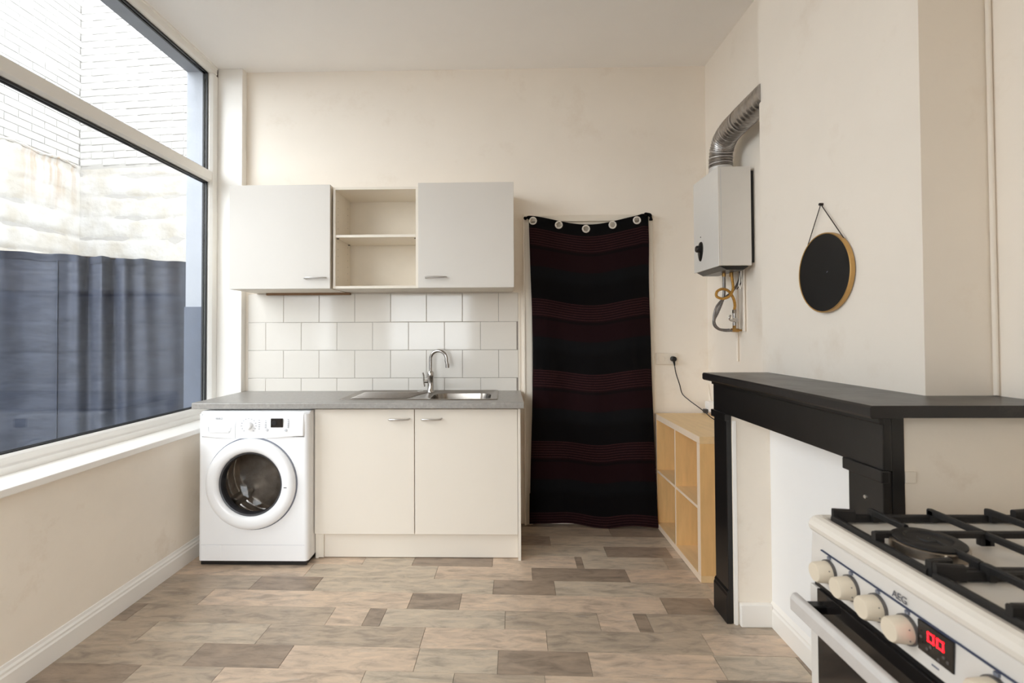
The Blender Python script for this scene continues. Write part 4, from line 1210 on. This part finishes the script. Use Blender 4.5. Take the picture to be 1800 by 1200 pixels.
# oven door
od = bx('oven_door', M_stove, st, SX - .003, SX + .022, SY0 + .003, SY1 - .003, .16, .700, .003)
bx('door_window', M_ovenglass, od, SX - .0045, SX + .0225, SY0 + .04, SY1 - .033, .19, .7008, .001)
bx('vent_slot', M_black, st, SX + .004, SX + .024, SY0 + .01, SY1 - .012, .699, .713)
for y in (1.20, .71):
    bx('handle_post', M_black, od, SX - .040, SX, y - .013, y + .013, .655, .675, .003)
hd = MB()
hd.prism([(SX - .060, .640), (SX - .052, .636), (SX - .040, .640), (SX - .038, .676), (SX - .044, .682), (SX - .054, .680), (SX - .060, .668)], 'Y', SY0 + .02, SY1 - .014)
hd.build('handle', M_silver, od, .003)
bx('drawer_front', M_stove, st, SX - .002, SX + .022, SY0 + .003, SY1 - .003, .025, .155, .003)
bx('plinth', M_black, st, SX + .04, SXB - .02, SY0 + .02, SY1 - .02, 0, .022)
# burners
def burner(x, y, r):
    b = MB().lathe([(r * 1.28, .0), (r * 1.25, .003), (r * 1.02, .004), (r * .98, .006)], (x, y, .8592), 'Z', 36, True, True).build('burner_dish', M_hob, st, smooth=True)
    MB().lathe([(r * .94, .003), (r * 1.05, .006), (r * 1.06, .024), (r * 1.0, .026), (.001, .026)], (x, y, .8592), 'Z', 40).build('burner_ring', M_alu, b, smooth=True)
    MB().lathe([(r * .95, .025), (r * 1.0, .0265), (r * 1.0, .030), (r * .90, .034), (r * .66, .034), (r * .60, .030), (r * .30, .030), (r * .27, .033), (.001, .033)], (x, y, .8592), 'Z', 40).build('burner_cap', M_cast, b, smooth=True)
    MB().lathe([(.003, .0), (.003, .022), (.001, .025)], (x - r * .35, y - r * 1.08, .8602), 'Z', 8, True, True).build('spark_pin', M_knob, b)
BU = [(.895, 1.085, .062), (1.175, 1.085, .036), (.895, .80, .040), (1.175, .80, .05)]
for b in BU: burner(b[0] - .008, b[1] - .032, b[2])
# two cast grates
def bar(mb, p, q, w, z0, z1):
    p, q = Vector(p), Vector(q)
    d = (q - p).normalized(); n_ = Vector((-d.y, d.x)) * w / 2
    c4 = [p - n_, q - n_, q + n_, p + n_]
    mb.loops([[(c.x, c.y, z0) for c in c4], [(c.x, c.y, z1 - .003) for c in c4], [(c.x + (0), c.y, z1) for c in [p - n_ * .6, q - n_ * .6, q + n_ * .6, p + n_ * .6]]], True, True)
def grate(ya, yb, bs):
    gx0_, gx1_ = .803, 1.27
    xm = (bs[0][0] + bs[1][0]) / 2
    g = MB()
    for a in (((gx0_, ya), (gx0_, yb)), ((gx1_, ya), (gx1_, yb))): bar(g, *a, .013, .8615, .876)
    for a in (((gx0_, ya), (gx1_, ya)), ((gx0_, yb), (gx1_, yb))): bar(g, *a, .013, .862, .878)
    go = g.build('grate_frame', M_cast, st)
    def finger(p, q, rise=True):
        f_ = MB()
        bar(f_, p, q, .011, .880, .8935)
        d = (Vector(q) - Vector(p)).normalized() * .014
        bar(f_, Vector(p) - d * .4, Vector(p) + d, .012, .864, .8925)
        f_.build('grate_finger', M_cast, go)
    for i, (bx_, by_, r) in enumerate(bs[:2]):
        k = r * .55
        finger((bx_, yb), (bx_, by_ + max(k, .03)))
        finger((bx_, ya), (bx_, by_ - max(k, .03)))
        e = gx0_ if i == 0 else gx1_
        s_ = 1 if i == 0 else -1
        finger((e, by_), (bx_ - s_ * max(k, .03), by_))
        finger((xm, by_), (bx_ + s_ * max(k, .03), by_))
    mbar = MB(); bar(mbar, (xm, ya), (xm, yb), .012, .880, .8935)
    bar(mbar, (xm, ya - .003), (xm, ya + .014), .012, .864, .893); bar(mbar, (xm, yb - .014), (xm, yb + .003), .012, .864, .893)
    mbar.build('grate_bar', M_cast, go)
    for cx_, cy_ in ((gx0_, ya), (gx0_, yb), (gx1_, ya), (gx1_, yb)):
        s1 = 1 if cx_ == gx0_ else -1; s2 = 1 if cy_ == ya else -1
        n_ = MB(); bar(n_, (cx_ - s1 * .002, cy_), (cx_ + s1 * .045, cy_ + s2 * .008), .012, .864, .893)
        n_.build('grate_foot', M_cast, go)
grate(.952, 1.222, [BU[0], BU[1]])
grate(.670, .938, [BU[2], BU[3]])
